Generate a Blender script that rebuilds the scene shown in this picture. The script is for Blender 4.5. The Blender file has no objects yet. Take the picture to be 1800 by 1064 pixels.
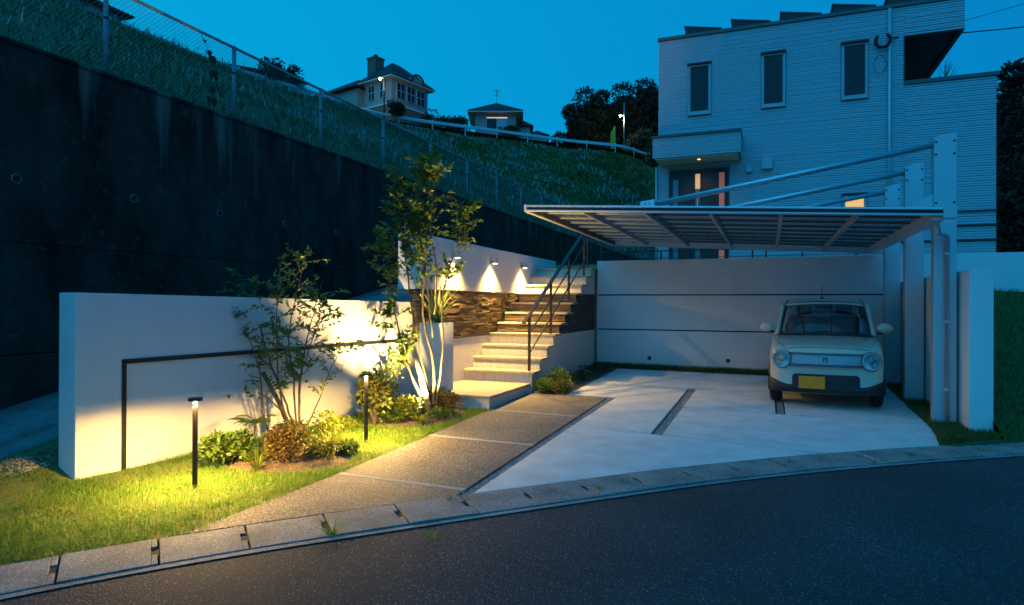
import bpy, math, random
import numpy as np
from mathutils import Vector, Matrix

S = bpy.context.scene
COL = S.collection
R = math.radians
rnd = random.Random(7)
nr = np.random.RandomState(11)

# ------------------------------------------------------------------ camera
CAM = Vector((0.0, 0.0, 1.40))
_T, _P, _ROLL = R(21.68), math.atan(3 / 1132), 0.004
_f = Vector((-math.sin(_T) * math.cos(_P), math.cos(_T) * math.cos(_P), math.sin(_P)))
_r0 = Vector((math.cos(_T), math.sin(_T), 0)); _u0 = _r0.cross(_f)
_r = _r0 * math.cos(_ROLL) + _u0 * math.sin(_ROLL); _u = _r.cross(_f)
cd = bpy.data.cameras.new('camera'); cam = bpy.data.objects.new('camera', cd); COL.objects.link(cam)
cam.matrix_world = Matrix(((_r.x, _u.x, -_f.x, CAM.x), (_r.y, _u.y, -_f.y, CAM.y), (_r.z, _u.z, -_f.z, CAM.z), (0, 0, 0, 1)))
cd.sensor_width = 36; cd.lens = 1132 / 1800 * 36; cd.clip_start = 0.05; cd.clip_end = 2000
S.camera = cam

# ------------------------------------------------------------------ world, dusk light, exposure
w = bpy.data.worlds.new('World'); S.world = w; w.use_nodes = True
nt = w.node_tree; nt.nodes.clear()
out = nt.nodes.new('ShaderNodeOutputWorld'); bg = nt.nodes.new('ShaderNodeBackground')
sky = nt.nodes.new('ShaderNodeTexSky'); sky.sky_type = 'NISHITA'; sky.sun_disc = False
sky.sun_elevation = R(1.5); sky.sun_rotation = R(150); sky.air_density = 1.0; sky.dust_density = 0.3; sky.ozone_density = 3.0
bw = nt.nodes.new('ShaderNodeRGBToBW')
# white balance of a night exposure: the dusk sky turns into one saturated blue, brighter towards the afterglow on the left
mr = nt.nodes.new('ShaderNodeMapRange'); mr.inputs[1].default_value = 0.0; mr.inputs[2].default_value = 1.6
mr.inputs[3].default_value = 0.92; mr.inputs[4].default_value = 1.08
gen = nt.nodes.new('ShaderNodeTexCoord'); dot = nt.nodes.new('ShaderNodeVectorMath'); dot.operation = 'DOT_PRODUCT'
_az = _T + R(70); dot.inputs[1].default_value = (-math.sin(_az), math.cos(_az), 0.0)
nt.links.new(gen.outputs['Generated'], dot.inputs[0])
gr_ = nt.nodes.new('ShaderNodeMapRange'); gr_.inputs[1].default_value = -1; gr_.inputs[2].default_value = 1
gr_.inputs[3].default_value = 0.0; gr_.inputs[4].default_value = 1.0; nt.links.new(dot.outputs['Value'], gr_.inputs[0])
ramp = nt.nodes.new('ShaderNodeMix'); ramp.data_type = 'RGBA'; nt.links.new(gr_.outputs[0], ramp.inputs[0])
ramp.inputs[6].default_value = (0.010, 1.35, 4.75, 1); ramp.inputs[7].default_value = (0.014, 4.1, 7.7, 1)
tint = nt.nodes.new('ShaderNodeMix'); tint.data_type = 'RGBA'; tint.blend_type = 'MULTIPLY'; tint.inputs[0].default_value = 1.0
nt.links.new(ramp.outputs[2], tint.inputs[7])
nt.links.new(sky.outputs[0], bw.inputs[0]); nt.links.new(bw.outputs[0], mr.inputs[0]); nt.links.new(mr.outputs[0], tint.inputs[6])
nt.links.new(tint.outputs[2], bg.inputs[0]); nt.links.new(bg.outputs[0], out.inputs[0])
bg.inputs[1].default_value = 0.10

def lamp(name, kind, loc, energy, color, parent=None, rot=None, **kw):
    l = bpy.data.lights.new(name, kind); l.energy = energy; l.color = color
    for k, v in kw.items(): setattr(l, k, v)
    o = bpy.data.objects.new(name, l); COL.objects.link(o); o.location = loc
    if rot is not None: o.rotation_euler = rot
    if parent is not None: o.parent = parent
    return o
lamp('afterglow_sun', 'SUN', (0, 0, 50), 1.0, (0.05, 0.46, 1.0), rot=(R(48), 0, R(-12)), angle=R(75))
S.view_settings.view_transform = 'Standard'; S.view_settings.look = 'None'
S.view_settings.exposure = 0.0; S.view_settings.gamma = 1.0; S.view_settings.use_curve_mapping = False
S.cycles.max_bounces = 8; S.cycles.transparent_max_bounces = 24; S.cycles.sample_clamp_indirect = 4.0
S.cycles.use_denoising = True

# ------------------------------------------------------------------ helpers
WM = {}
def setm(o, label=None, cat=None, group=None, kind=None):
    if label: o['label'] = label
    if cat: o['category'] = cat
    if group: o['group'] = group
    if kind: o['kind'] = kind
    return o
def thing(name, label, cat, loc=(0, 0, 0), rz=0.0, group=None):
    o = bpy.data.objects.new(name, None); COL.objects.link(o)
    o.location = loc; o.rotation_euler = (0, 0, rz); o.empty_display_size = .2
    WM[o.name] = Matrix.Translation(loc) @ Matrix.Rotation(rz, 4, 'Z')
    return setm(o, label, cat, group)
def adopt(o, parent, world=False):
    o.parent = parent
    pm = WM[parent.name]
    if world:
        o.matrix_parent_inverse = pm.inverted(); WM[o.name] = Matrix.Identity(4)
    else:
        WM[o.name] = pm @ o.matrix_basis
def copy_tree(o, parent=None):
    c = o.copy(); COL.objects.link(c)
    if parent is not None: c.parent = parent
    for ch in list(o.children): copy_tree(ch, c)
    return c

class MB:
    def __init__(s): s.v = []; s.f = []; s.mi = []; s.cur = 0
    def add(s, vs, fs, M=None):
        n = len(s.v)
        if M is not None: vs = [tuple(M @ Vector(p)) for p in vs]
        s.v += [tuple(p) for p in vs]; s.f += [tuple(i + n for i in f) for f in fs]; s.mi += [s.cur] * len(fs)
        return s
    def box(s, x0, x1, y0, y1, z0, z1, M=None):
        return s.add([(x0, y0, z0), (x1, y0, z0), (x1, y1, z0), (x0, y1, z0), (x0, y0, z1), (x1, y0, z1), (x1, y1, z1), (x0, y1, z1)],
                     [(0, 3, 2, 1), (4, 5, 6, 7), (0, 1, 5, 4), (1, 2, 6, 5), (2, 3, 7, 6), (3, 0, 4, 7)], M)
    def prism(s, poly, z0, z1, M=None):
        n = len(poly); g0 = (lambda p: z0(*p)) if callable(z0) else (lambda p: z0); g1 = (lambda p: z1(*p)) if callable(z1) else (lambda p: z1)
        vs = [(p[0], p[1], g0(p)) for p in poly] + [(p[0], p[1], g1(p)) for p in poly]
        fs = [tuple(range(n - 1, -1, -1)), tuple(range(n, 2 * n))] + [(i, (i + 1) % n, n + (i + 1) % n, n + i) for i in range(n)]
        return s.add(vs, fs, M)
    def tube(s, pts, rs, n=8, cap=True, M=None):
        pts = [Vector(p) for p in pts]
        if not hasattr(rs, '__len__'): rs = [rs] * len(pts)
        vs = []; fs = []; prev = None
        for i, p in enumerate(pts):
            d = (pts[min(i + 1, len(pts) - 1)] - pts[max(i - 1, 0)])
            if d.length < 1e-9: d = Vector((0, 0, 1))
            d.normalize()
            if prev is None:
                a = Vector((0, 0, 1)) if abs(d.z) < .9 else Vector((1, 0, 0)); a = (a - d * a.dot(d)).normalized()
            else:
                a = prev - d * prev.dot(d)
                a = a.normalized() if a.length > 1e-6 else (Vector((1, 0, 0)) - d * d.x).normalized()
            prev = a; b = d.cross(a)
            for k in range(n):
                t = 2 * math.pi * k / n
                vs.append(p + (a * math.cos(t) + b * math.sin(t)) * rs[i])
        for i in range(len(pts) - 1):
            for k in range(n):
                fs.append((i * n + k, i * n + (k + 1) % n, (i + 1) * n + (k + 1) % n, (i + 1) * n + k))
        if cap:
            fs.append(tuple(range(n - 1, -1, -1))); m = (len(pts) - 1) * n; fs.append(tuple(range(m, m + n)))
        return s.add(vs, fs, M)
    def lathe(s, prof, n=20, M=None, cap=True):
        vs = []; fs = []
        for r_, z in prof:
            for k in range(n):
                t = 2 * math.pi * k / n; vs.append((r_ * math.cos(t), r_ * math.sin(t), z))
        for i in range(len(prof) - 1):
            for k in range(n):
                fs.append((i * n + k, i * n + (k + 1) % n, (i + 1) * n + (k + 1) % n, (i + 1) * n + k))
        if cap: fs.append(tuple(range(n - 1, -1, -1))); m = (len(prof) - 1) * n; fs.append(tuple(range(m, m + n)))
        return s.add(vs, fs, M)
    def build(s, name, mats, parent=None, world=False, smooth=False, bevel=0.0, seg=2, **kw):
        me = bpy.data.meshes.new(name); me.from_pydata(s.v, [], s.f)
        if not isinstance(mats, (list, tuple)): mats = [mats]
        for m in mats: me.materials.append(m)
        if len(mats) > 1: me.polygons.foreach_set('material_index', s.mi)
        if smooth: me.polygons.foreach_set('use_smooth', [True] * len(me.polygons))
        me.update()
        return link(name, me, parent, world, bevel, seg, **kw)
def link(name, me, parent=None, world=False, bevel=0.0, seg=2, **kw):
    o = bpy.data.objects.new(name, me); COL.objects.link(o)
    WM[o.name] = Matrix.Identity(4)
    if parent is not None: adopt(o, parent, world)
    if bevel:
        b = o.modifiers.new('bevel', 'BEVEL'); b.width = bevel; b.segments = seg; b.limit_method = 'ANGLE'; b.angle_limit = R(40)
    return setm(o, **kw)
def fast(name, V, F, mats, parent=None, world=False, smooth=False, mi=None, **kw):
    """V (n,3) floats, F (m,k) ints of one face size"""
    V = np.asarray(V, np.float32); F = np.asarray(F, np.int32); k = F.shape[1]
    me = bpy.data.meshes.new(name); me.vertices.add(len(V)); me.vertices.foreach_set('co', V.ravel())
    me.loops.add(F.size); me.loops.foreach_set('vertex_index', F.ravel())
    me.polygons.add(len(F)); me.polygons.foreach_set('loop_start', np.arange(0, F.size, k, dtype=np.int32))
    if smooth: me.polygons.foreach_set('use_smooth', np.ones(len(F), bool))
    if not isinstance(mats, (list, tuple)): mats = [mats]
    for m in mats: me.materials.append(m)
    if mi is not None: me.polygons.foreach_set('material_index', np.asarray(mi, np.int32))
    me.update(calc_edges=True); me.validate()
    return link(name, me, parent, world, **kw)
def grid(name, fn, nu, nv, mat, **kw):
    V = [fn(i / (nu - 1), j / (nv - 1)) for j in range(nv) for i in range(nu)]
    F = [(j * nu + i, j * nu + i + 1, (j + 1) * nu + i + 1, (j + 1) * nu + i) for j in range(nv - 1) for i in range(nu - 1)]
    return fast(name, V, F, mat, smooth=True, **kw)

# value noise for shaping ground
_N = nr.rand(64, 64)
def noise(x, y):
    xi, yi = math.floor(x), math.floor(y); fx, fy = x - xi, y - yi
    fx = fx * fx * (3 - 2 * fx); fy = fy * fy * (3 - 2 * fy)
    a, b = _N[xi % 64, yi % 64], _N[(xi + 1) % 64, yi % 64]; c, d = _N[xi % 64, (yi + 1) % 64], _N[(xi + 1) % 64, (yi + 1) % 64]
    return (a * (1 - fx) + b * fx) * (1 - fy) + (c * (1 - fx) + d * fx) * fy - .5

# ------------------------------------------------------------------ materials
def mat(name, col, rough=.6, metal=0.0, noise_amt=0.0, scale=5.0, bump=0.0, bscale=80.0, col2=None, spec=.5, emit=None, estr=0.0,
        island=0.0, trans=0.0, detail=6.0, coat=0.0, stretch=None, bdist=.01):
    m = bpy.data.materials.new(name); m.use_nodes = True; t = m.node_tree; L = t.links; N = t.nodes
    p = N['Principled BSDF']; p.inputs['Roughness'].default_value = rough; p.inputs['Metallic'].default_value = metal
    p.inputs['Specular IOR Level'].default_value = spec; p.inputs['Base Color'].default_value = (*col, 1)
    p.inputs['Coat Weight'].default_value = coat
    if emit: p.inputs['Emission Color'].default_value = (*emit, 1); p.inputs['Emission Strength'].default_value = estr
    src = None
    tc = N.new('ShaderNodeTexCoord'); vec = tc.outputs['Object']
    if stretch:
        mp = N.new('ShaderNodeMapping'); mp.inputs['Scale'].default_value = stretch; L.new(vec, mp.inputs[0]); svec = mp.outputs[0]
    else: svec = vec
    if noise_amt or col2:
        nz = N.new('ShaderNodeTexNoise'); nz.inputs['Scale'].default_value = scale; nz.inputs['Detail'].default_value = detail
        nz.inputs['Roughness'].default_value = .62
        L.new(svec, nz.inputs['Vector'])
        cr = N.new('ShaderNodeValToRGB'); cr.color_ramp.elements[0].position = .32; cr.color_ramp.elements[1].position = .68
        c2 = col2 if col2 else tuple(c * (1 - noise_amt) for c in col)
        cr.color_ramp.elements[0].color = (*c2, 1); cr.color_ramp.elements[1].color = (*col, 1)
        L.new(nz.outputs['Fac'], cr.inputs[0]); src = cr.outputs[0]; L.new(src, p.inputs['Base Color'])
    if island:
        g = N.new('ShaderNodeNewGeometry'); h = N.new('ShaderNodeHueSaturation')
        mr = N.new('ShaderNodeMapRange'); mr.inputs[3].default_value = 1 - island; mr.inputs[4].default_value = 1 + island
        L.new(g.outputs['Random Per Island'], mr.inputs[0]); L.new(mr.outputs[0], h.inputs['Value'])
        mr2 = N.new('ShaderNodeMapRange'); mr2.inputs[3].default_value = .5 - island * .06; mr2.inputs[4].default_value = .5 + island * .05
        L.new(g.outputs['Random Per Island'], mr2.inputs[0]); L.new(mr2.outputs[0], h.inputs['Hue'])
        if src: L.new(src, h.inputs['Color'])
        else: h.inputs['Color'].default_value = (*col, 1)
        L.new(h.outputs[0], p.inputs['Base Color']); src = h.outputs[0]
    if bump:
        nb = N.new('ShaderNodeTexNoise'); nb.inputs['Scale'].default_value = bscale; nb.inputs['Detail'].default_value = 4
        L.new(svec, nb.inputs['Vector']); b = N.new('ShaderNodeBump'); b.inputs['Strength'].default_value = bump; b.inputs['Distance'].default_value = bdist
        L.new(nb.outputs['Fac'], b.inputs['Height']); L.new(b.outputs[0], p.inputs['Normal'])
    if trans:
        tr = N.new('ShaderNodeBsdfTranslucent'); mx = N.new('ShaderNodeMixShader'); mx.inputs[0].default_value = trans
        if src: L.new(src, tr.inputs[0])
        else: tr.inputs[0].default_value = (*col, 1)
        L.new(p.outputs[0], mx.inputs[1]); L.new(tr.outputs[0], mx.inputs[2]); L.new(mx.outputs[0], N['Material Output'].inputs[0])
    return m
def speckle(name, base, cols, scale, bump=.5, rough=.75, bdist=.004, patch=.25, pscale=1.3):
    """stones of several colours set in a matrix: voronoi cells"""
    m = bpy.data.materials.new(name); m.use_nodes = True; t = m.node_tree; L = t.links; N = t.nodes
    p = N['Principled BSDF']; p.inputs['Roughness'].default_value = rough
    tc = N.new('ShaderNodeTexCoord'); v = N.new('ShaderNodeTexVoronoi'); v.inputs['Scale'].default_value = scale
    L.new(tc.outputs['Object'], v.inputs['Vector'])
    sp = N.new('ShaderNodeSeparateColor'); L.new(v.outputs['Color'], sp.inputs[0])
    cr = N.new('ShaderNodeValToRGB'); cr.color_ramp.interpolation = 'CONSTANT'
    e = cr.color_ramp.elements
    while len(e) < len(cols): e.new(0.5)
    for i, (pos, c) in enumerate(cols): e[i].position = pos; e[i].color = (*c, 1)
    L.new(sp.outputs[0], cr.inputs[0])
    mm = N.new('ShaderNodeMapRange'); mm.inputs[1].default_value = .30; mm.inputs[2].default_value = .62; L.new(v.outputs['Distance'], mm.inputs[0])
    mx = N.new('ShaderNodeMix'); mx.data_type = 'RGBA'; L.new(mm.outputs[0], mx.inputs[0]); L.new(cr.outputs[0], mx.inputs[6]); mx.inputs[7].default_value = (*base, 1)
    nz = N.new('ShaderNodeTexNoise'); nz.inputs['Scale'].default_value = pscale; nz.inputs['Detail'].default_value = 5; L.new(tc.outputs['Object'], nz.inputs['Vector'])
    m3 = N.new('ShaderNodeMapRange'); m3.inputs[1].default_value = .3; m3.inputs[2].default_value = .7; m3.inputs[3].default_value = 1 - patch; m3.inputs[4].default_value = 1 + patch * .6
    L.new(nz.outputs['Fac'], m3.inputs[0])
    hs = N.new('ShaderNodeHueSaturation'); L.new(m3.outputs[0], hs.inputs['Value']); L.new(mx.outputs[2], hs.inputs['Color']); L.new(hs.outputs[0], p.inputs['Base Color'])
    inv = N.new('ShaderNodeMath'); inv.operation = 'MULTIPLY'; inv.inputs[1].default_value = -1; L.new(v.outputs['Distance'], inv.inputs[0])
    b = N.new('ShaderNodeBump'); b.inputs['Strength'].default_value = bump; b.inputs['Distance'].default_value = bdist
    L.new(inv.outputs[0], b.inputs['Height']); L.new(b.outputs[0], p.inputs['Normal'])
    return m
def glassy(name, tint, gloss=.12, diff=None, dfac=0.0, rough=.03):
    m = bpy.data.materials.new(name); m.use_nodes = True; t = m.node_tree; L = t.links; N = t.nodes
    N.remove(N['Principled BSDF'])
    tr = N.new('ShaderNodeBsdfTransparent'); tr.inputs[0].default_value = (*tint, 1)
    gl = N.new('ShaderNodeBsdfGlossy'); gl.inputs['Roughness'].default_value = rough
    fr = N.new('ShaderNodeLayerWeight'); fr.inputs[0].default_value = gloss
    mx = N.new('ShaderNodeMixShader'); L.new(fr.outputs['Fresnel'], mx.inputs[0]); L.new(tr.outputs[0], mx.inputs[1]); L.new(gl.outputs[0], mx.inputs[2])
    last = mx
    if dfac:
        d = N.new('ShaderNodeBsdfDiffuse'); d.inputs[0].default_value = (*diff, 1); d2 = N.new('ShaderNodeBsdfTranslucent'); d2.inputs[0].default_value = (*diff, 1)
        a = N.new('ShaderNodeMixShader'); a.inputs[0].default_value = .5; L.new(d.outputs[0], a.inputs[1]); L.new(d2.outputs[0], a.inputs[2])
        m2 = N.new('ShaderNodeMixShader'); m2.inputs[0].default_value = dfac; L.new(mx.outputs[0], m2.inputs[1]); L.new(a.outputs[0], m2.inputs[2]); last = m2
    L.new(last.outputs[0], N['Material Output'].inputs[0])
    return m

M = {}
M['plaster'] = mat('plaster_white', (.78, .76, .72), .85, noise_amt=.07, scale=1.6, bump=.35, bscale=260, bdist=.003)
M['plaster2'] = mat('plaster_rear', (.76, .74, .71), .85, noise_amt=.12, scale=1.1, bump=.3, bscale=220, bdist=.003)
M['concrete'] = mat('brushed_concrete', (.62, .63, .60), .72, noise_amt=.24, scale=3.2, bump=.5, bscale=70, detail=12, bdist=.003)
M['kerb'] = speckle('kerb_concrete', (.20, .19, .17), [(0, (.28, .27, .25)), (.35, (.19, .18, .17)), (.6, (.36, .35, .33)), (.85, (.10, .10, .095))], 95, .6, .85, .003, .4, 3)
M['asphalt'] = speckle('asphalt', (.022, .022, .024), [(0, (.05, .05, .052)), (.4, (.030, .030, .032)), (.7, (.065, .065, .07)), (.92, (.21, .21, .215))], 92, .9, .8, .006, .5, .6)
M['aggregate'] = speckle('exposed_aggregate', (.10, .09, .075), [(0, (.27, .23, .19)), (.25, (.15, .12, .10)), (.5, (.35, .31, .26)), (.72, (.20, .15, .11)), (.9, (.48, .45, .40))], 85, .9, .7, .006, .22, 2)
M['mortar'] = mat('mortar_joint', (.42, .40, .36), .9, noise_amt=.35, scale=30, bump=.6, bscale=150)
M['retaining'] = None
M['alu'] = mat('silver_aluminium', (.55, .58, .60), .32, metal=.75, noise_amt=.04, scale=3)
M['alu2'] = mat('painted_silver', (.52, .54, .56), .4, metal=.35, noise_amt=.05, scale=3)
M['galv'] = mat('galvanised_steel', (.30, .34, .37), .55, metal=.4, noise_amt=.25, scale=12)
M['wire'] = mat('fence_wire', (.26, .29, .31), .5, metal=.5)
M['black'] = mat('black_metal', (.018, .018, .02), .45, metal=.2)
M['bronze'] = mat('dark_bronze', (.05, .04, .032), .4, metal=.5)
M['rubber'] = mat('rubber', (.015, .015, .016), .8, bump=.2)
M['gravel'] = mat('gravel_pebbles', (.30, .32, .34), .7, island=.5, noise_amt=.3, scale=40)
M['soil'] = mat('planting_soil', (.17, .115, .065), .95, noise_amt=.45, scale=14, bump=1, bscale=60, bdist=.02)
M['turf'] = mat('turf_soil', (.12, .18, .018), .95, col2=(.20, .19, .04), scale=7, bump=1, bscale=120, bdist=.02)
M['blade'] = mat('grass_blade', (.105, .26, .010), .55, island=.38, trans=.4, col2=(.18, .27, .018), scale=2.2)
M['hillgrass'] = mat('hill_grass', (.036, .080, .012), .95, col2=(.062, .10, .018), scale=.55, bump=1, bscale=5, bdist=.3, detail=12)
M['hillblade'] = mat('hill_blades', (.055, .115, .014), .8, island=.55, trans=.25, col2=(.085, .125, .022), scale=.4)
M['dryblade'] = mat('dry_stalks', (.28, .32, .26), .8, island=.4, trans=.2)
M['yellow'] = mat('yellow_petals', (.55, .33, .02), .7)
M['tread'] = mat('stone_tread', (.43, .375, .27), .7, noise_amt=.18, scale=9, bump=.3, bscale=120, bdist=.003)
M['riser'] = mat('stair_plaster', (.74, .69, .57), .85, noise_amt=.22, scale=6, bump=.2, bscale=120, stretch=(6, 6, .6), bdist=.003)
M['tile'] = mat('split_stone', (.115, .078, .050), .65, island=.0, noise_amt=.3, scale=16, bump=.2, bscale=90, bdist=.004)
M['tile2'] = mat('split_stone_dark', (.062, .045, .034), .65, noise_amt=.3, scale=16, bump=.2, bscale=90, bdist=.004)
M['tile3'] = mat('split_stone_light', (.19, .135, .085), .65, noise_amt=.3, scale=16, bump=.2, bscale=90, bdist=.004)
M['grout_and_shade'] = mat('dark_grout_and_shade', (.018, .015, .013), .9)  # real grout, also the dark fill for shade in slots and pipes
M['siding'] = mat('house_siding', (.50, .55, .60), .75, noise_amt=.12, scale=5, bump=.12, bscale=40, stretch=(1, 1, 3), bdist=.004)
M['sidebase'] = mat('siding_joint', (.30, .31, .33), .85)
M['trim'] = mat('roof_trim', (.10, .10, .10), .5)
M['white'] = mat('white_paint', (.70, .70, .68), .5)
M['frame'] = mat('window_frame', (.36, .39, .42), .4, metal=.2)
M['darkglass'] = mat('dark_window_glass', (.006, .008, .010), .05, spec=.3)
M['darkwood'] = mat('dark_door', (.045, .022, .016), .45, noise_amt=.3, scale=3, stretch=(6, 6, .5))
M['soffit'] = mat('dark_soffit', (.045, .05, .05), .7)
M['panel'] = mat('solar_panel', (.010, .014, .02), .2)
M['poly'] = glassy('smoke_polycarbonate', (.74, .80, .82), .30, (.45, .48, .52), .09, .10)
M['clear'] = glassy('clear_glass', (.75, .8, .78), .45)
M['lampglass'] = glassy('lamp_glass', (.95, .95, .93), .15)
M['glow'] = mat('warm_glow', (.9, .8, .6), .5, emit=(1, .74, .40), estr=26)
M['glow2'] = mat('lit_window', (.8, .5, .2), .5, emit=(1, .48, .10), estr=.85)
M['cool'] = mat('street_glow', (.9, .9, .8), .5, emit=(1, .95, .72), estr=30)
M['bark'] = mat('bark', (.15, .12, .085), .85, noise_amt=.5, scale=30, bump=.8, bscale=60, stretch=(1, 1, .3))
M['log'] = mat('pale_log', (.55, .46, .34), .8, noise_amt=.35, scale=20, bump=.6, bscale=40, stretch=(1, 1, .2))
M['apron'] = mat('dark_concrete', (.30, .30, .28), .8, noise_amt=.45, scale=5, bump=.6, bscale=60)  # darker, mottled concrete
M['leaf'] = mat('leaf_green', (.13, .19, .022), .45, island=.35, trans=.35)
M['leaf_lime'] = mat('leaf_lime', (.20, .24, .02), .5, island=.3, trans=.4)
M['leaf_mid'] = mat('leaf_mid', (.11, .18, .022), .5, island=.35, trans=.3)
M['leaf_red'] = mat('leaf_russet', (.20, .125, .022), .55, island=.55, trans=.3)
M['leaf_olive'] = mat('leaf_olive', (.15, .16, .022), .5, island=.5, trans=.35)
M['leaf_dark'] = mat('leaf_dark', (.028, .055, .016), .55, island=.4, trans=.2)
M['leaf_strap'] = mat('leaf_strap', (.28, .34, .08), .4, island=.3, trans=.2)
M['far_leaf'] = mat('far_foliage', (.010, .020, .009), .8, island=.5, trans=.1)
M['far_leaf2'] = mat('far_foliage_pale', (.024, .042, .014), .8, island=.5, trans=.15)
M['rock'] = mat('bed_stone', (.42, .38, .32), .85, noise_amt=.4, scale=15, bump=.5, bscale=40)

# stained retaining wall concrete
def retaining_mat():
    m = bpy.data.materials.new('stained_concrete'); m.use_nodes = True; t = m.node_tree; L = t.links; N = t.nodes
    p = N['Principled BSDF']; p.inputs['Roughness'].default_value = .92; p.inputs['Specular IOR Level'].default_value = .2
    tc = N.new('ShaderNodeTexCoord')
    a = N.new('ShaderNodeTexNoise'); a.inputs['Scale'].default_value = 1.1; a.inputs['Detail'].default_value = 10; a.inputs['Roughness'].default_value = .68
    mp = N.new('ShaderNodeMapping'); mp.inputs['Scale'].default_value = (1, 1, .55); L.new(tc.outputs['Object'], mp.inputs[0]); L.new(mp.outputs[0], a.inputs['Vector'])
    r1 = N.new('ShaderNodeValToRGB'); r1.color_ramp.elements[0].position = .35; r1.color_ramp.elements[0].color = (.012, .010, .0075, 1)
    r1.color_ramp.elements[1].position = .75; r1.color_ramp.elements[1].color = (.085, .075, .055, 1); L.new(a.outputs['Fac'], r1.inputs[0])
    # pale runs that hang from the coping: stretched noise, strongest near the top
    b = N.new('ShaderNodeTexNoise'); b.inputs['Scale'].default_value = 1.0; b.inputs['Detail'].default_value = 3
    mp2 = N.new('ShaderNodeMapping'); mp2.inputs['Scale'].default_value = (1, 3.2, .22); L.new(tc.outputs['Object'], mp2.inputs[0]); L.new(mp2.outputs[0], b.inputs['Vector'])
    sx = N.new('ShaderNodeSeparateXYZ'); L.new(tc.outputs['Object'], sx.inputs[0])
    mz = N.new('ShaderNodeMapRange'); mz.inputs[1].default_value = 2.6; mz.inputs[2].default_value = 4.2; mz.inputs[3].default_value = .0; mz.inputs[4].default_value = .16; L.new(sx.outputs['Z'], mz.inputs[0])
    ad = N.new('ShaderNodeMath'); ad.operation = 'ADD'; L.new(b.outputs['Fac'], ad.inputs[0]); L.new(mz.outputs[0], ad.inputs[1])
    r2 = N.new('ShaderNodeMapRange'); r2.inputs[1].default_value = .70; r2.inputs[2].default_value = .84; L.new(ad.outputs[0], r2.inputs[0])
    mx = N.new('ShaderNodeMix'); mx.data_type = 'RGBA'; L.new(r2.outputs[0], mx.inputs[0]); L.new(r1.outputs[0], mx.inputs[6]); mx.inputs[7].default_value = (.17, .16, .135, 1)
    c = N.new('ShaderNodeTexNoise'); c.inputs['Scale'].default_value = 9; c.inputs['Detail'].default_value = 8; L.new(tc.outputs['Object'], c.inputs['Vector'])
    r3 = N.new('ShaderNodeMapRange'); r3.inputs[1].default_value = .60; r3.inputs[2].default_value = .78; r3.inputs[4].default_value = .6; L.new(c.outputs['Fac'], r3.inputs[0])
    m2 = N.new('ShaderNodeMix'); m2.data_type = 'RGBA'; L.new(r3.outputs[0], m2.inputs[0]); L.new(mx.outputs[2], m2.inputs[6]); m2.inputs[7].default_value = (.11, .11, .105, 1)
    L.new(m2.outputs[2], p.inputs['Base Color'])
    n = N.new('ShaderNodeTexNoise'); n.inputs['Scale'].default_value = 35; n.inputs['Detail'].default_value = 8; L.new(tc.outputs['Object'], n.inputs['Vector'])
    bp = N.new('ShaderNodeBump'); bp.inputs['Strength'].default_value = .8; bp.inputs['Distance'].default_value = .02; L.new(n.outputs['Fac'], bp.inputs['Height']); L.new(bp.outputs[0], p.inputs['Normal'])
    return m
M['retaining'] = retaining_mat()

# ------------------------------------------------------------------ ground shape
def G(x, y): return .018 * (min(y, 13.4) - 9.5) - .008 * max(min(x, 6), -6)
def spline(P, n=12):
    P = [Vector((p[0], p[1], p[2] if len(p) > 2 else 0)) for p in P]
    Q = [P[0] * 2 - P[1]] + P + [P[-1] * 2 - P[-2]]; out = []
    for i in range(1, len(Q) - 2):
        for k in range(n):
            t = k / n
            out.append(.5 * ((2 * Q[i]) + (Q[i + 1] - Q[i - 1]) * t + (2 * Q[i - 1] - 5 * Q[i] + 4 * Q[i + 1] - Q[i + 2]) * t * t + (3 * Q[i] - Q[i - 1] - 3 * Q[i + 1] + Q[i + 2]) * t ** 3))
    out.append(P[-1]); return out
KO = spline([(-9.5, -6.5), (-7.0, -2.6), (-5.4, .35), (-4.05, 2.33), (-3.39, 3.18), (-2.58, 4.06), (-1.53, 5.14), (-.71, 5.95), (.26, 6.78), (1.35, 7.6), (2.54, 8.4), (4.6, 9.6), (8, 11.2), (14, 13.2), (26, 16)], 16)
def resample(P, step):
    out = [P[0]]; acc = 0
    for a, b in zip(P[:-1], P[1:]):
        L_ = (b - a).length; pos = step - acc
        while pos <= L_:
            out.append(a.lerp(b, pos / L_)); pos += step
        acc = (acc + L_) % step if L_ else acc
        acc = L_ - (pos - step)
    return out
def normals(P):
    o = []
    for i in range(len(P)):
        d = (P[min(i + 1, len(P) - 1)] - P[max(i - 1, 0)]).normalized(); o.append(Vector((d.y, -d.x, 0)))
    return o     # towards the road
KN = normals(KO)
KW = .43
def kerb_y(x):
    for a, b in zip(KO[:-1], KO[1:]):
        if a.x <= x <= b.x: return a.y + (b.y - a.y) * (x - a.x) / max(b.x - a.x, 1e-6)
    return -9 if x < KO[0].x else 16

# road: one sheet from the kerb far out past the camera
def road_z(d): return -.035 + .012 * min(d, 6)
V = []; F = []
ds = [0, .3, 1, 2.2, 4, 7, 12, 30, 90, 250]
for p, n in zip(KO, KN):
    for d in ds:
        q = p + n * (KW + .05 + d)
        V.append((q.x, q.y, G(q.x, q.y) - .014 + (.005 * min(d, 4))))
m_ = len(ds)
for i in range(len(KO) - 1):
    for j in range(m_ - 1): F.append((i * m_ + j, i * m_ + j + 1, (i + 1) * m_ + j + 1, (i + 1) * m_ + j))
fast('road', V, F, M['asphalt'], kind='structure', smooth=True)

# base ground, far below everything that has its own surface
grid('ground', lambda u, v: (-260 + 520 * u, -200 + 520 * v, -.55), 40, 40, M['turf'], kind='structure')

# kerb stones with their drain slots, each a stone of its own
kerb = thing('kerb', None, None, (0, 0, 0)); kerb['kind'] = 'structure'
st = resample(KO, .508); sn = normals(st)
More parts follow.
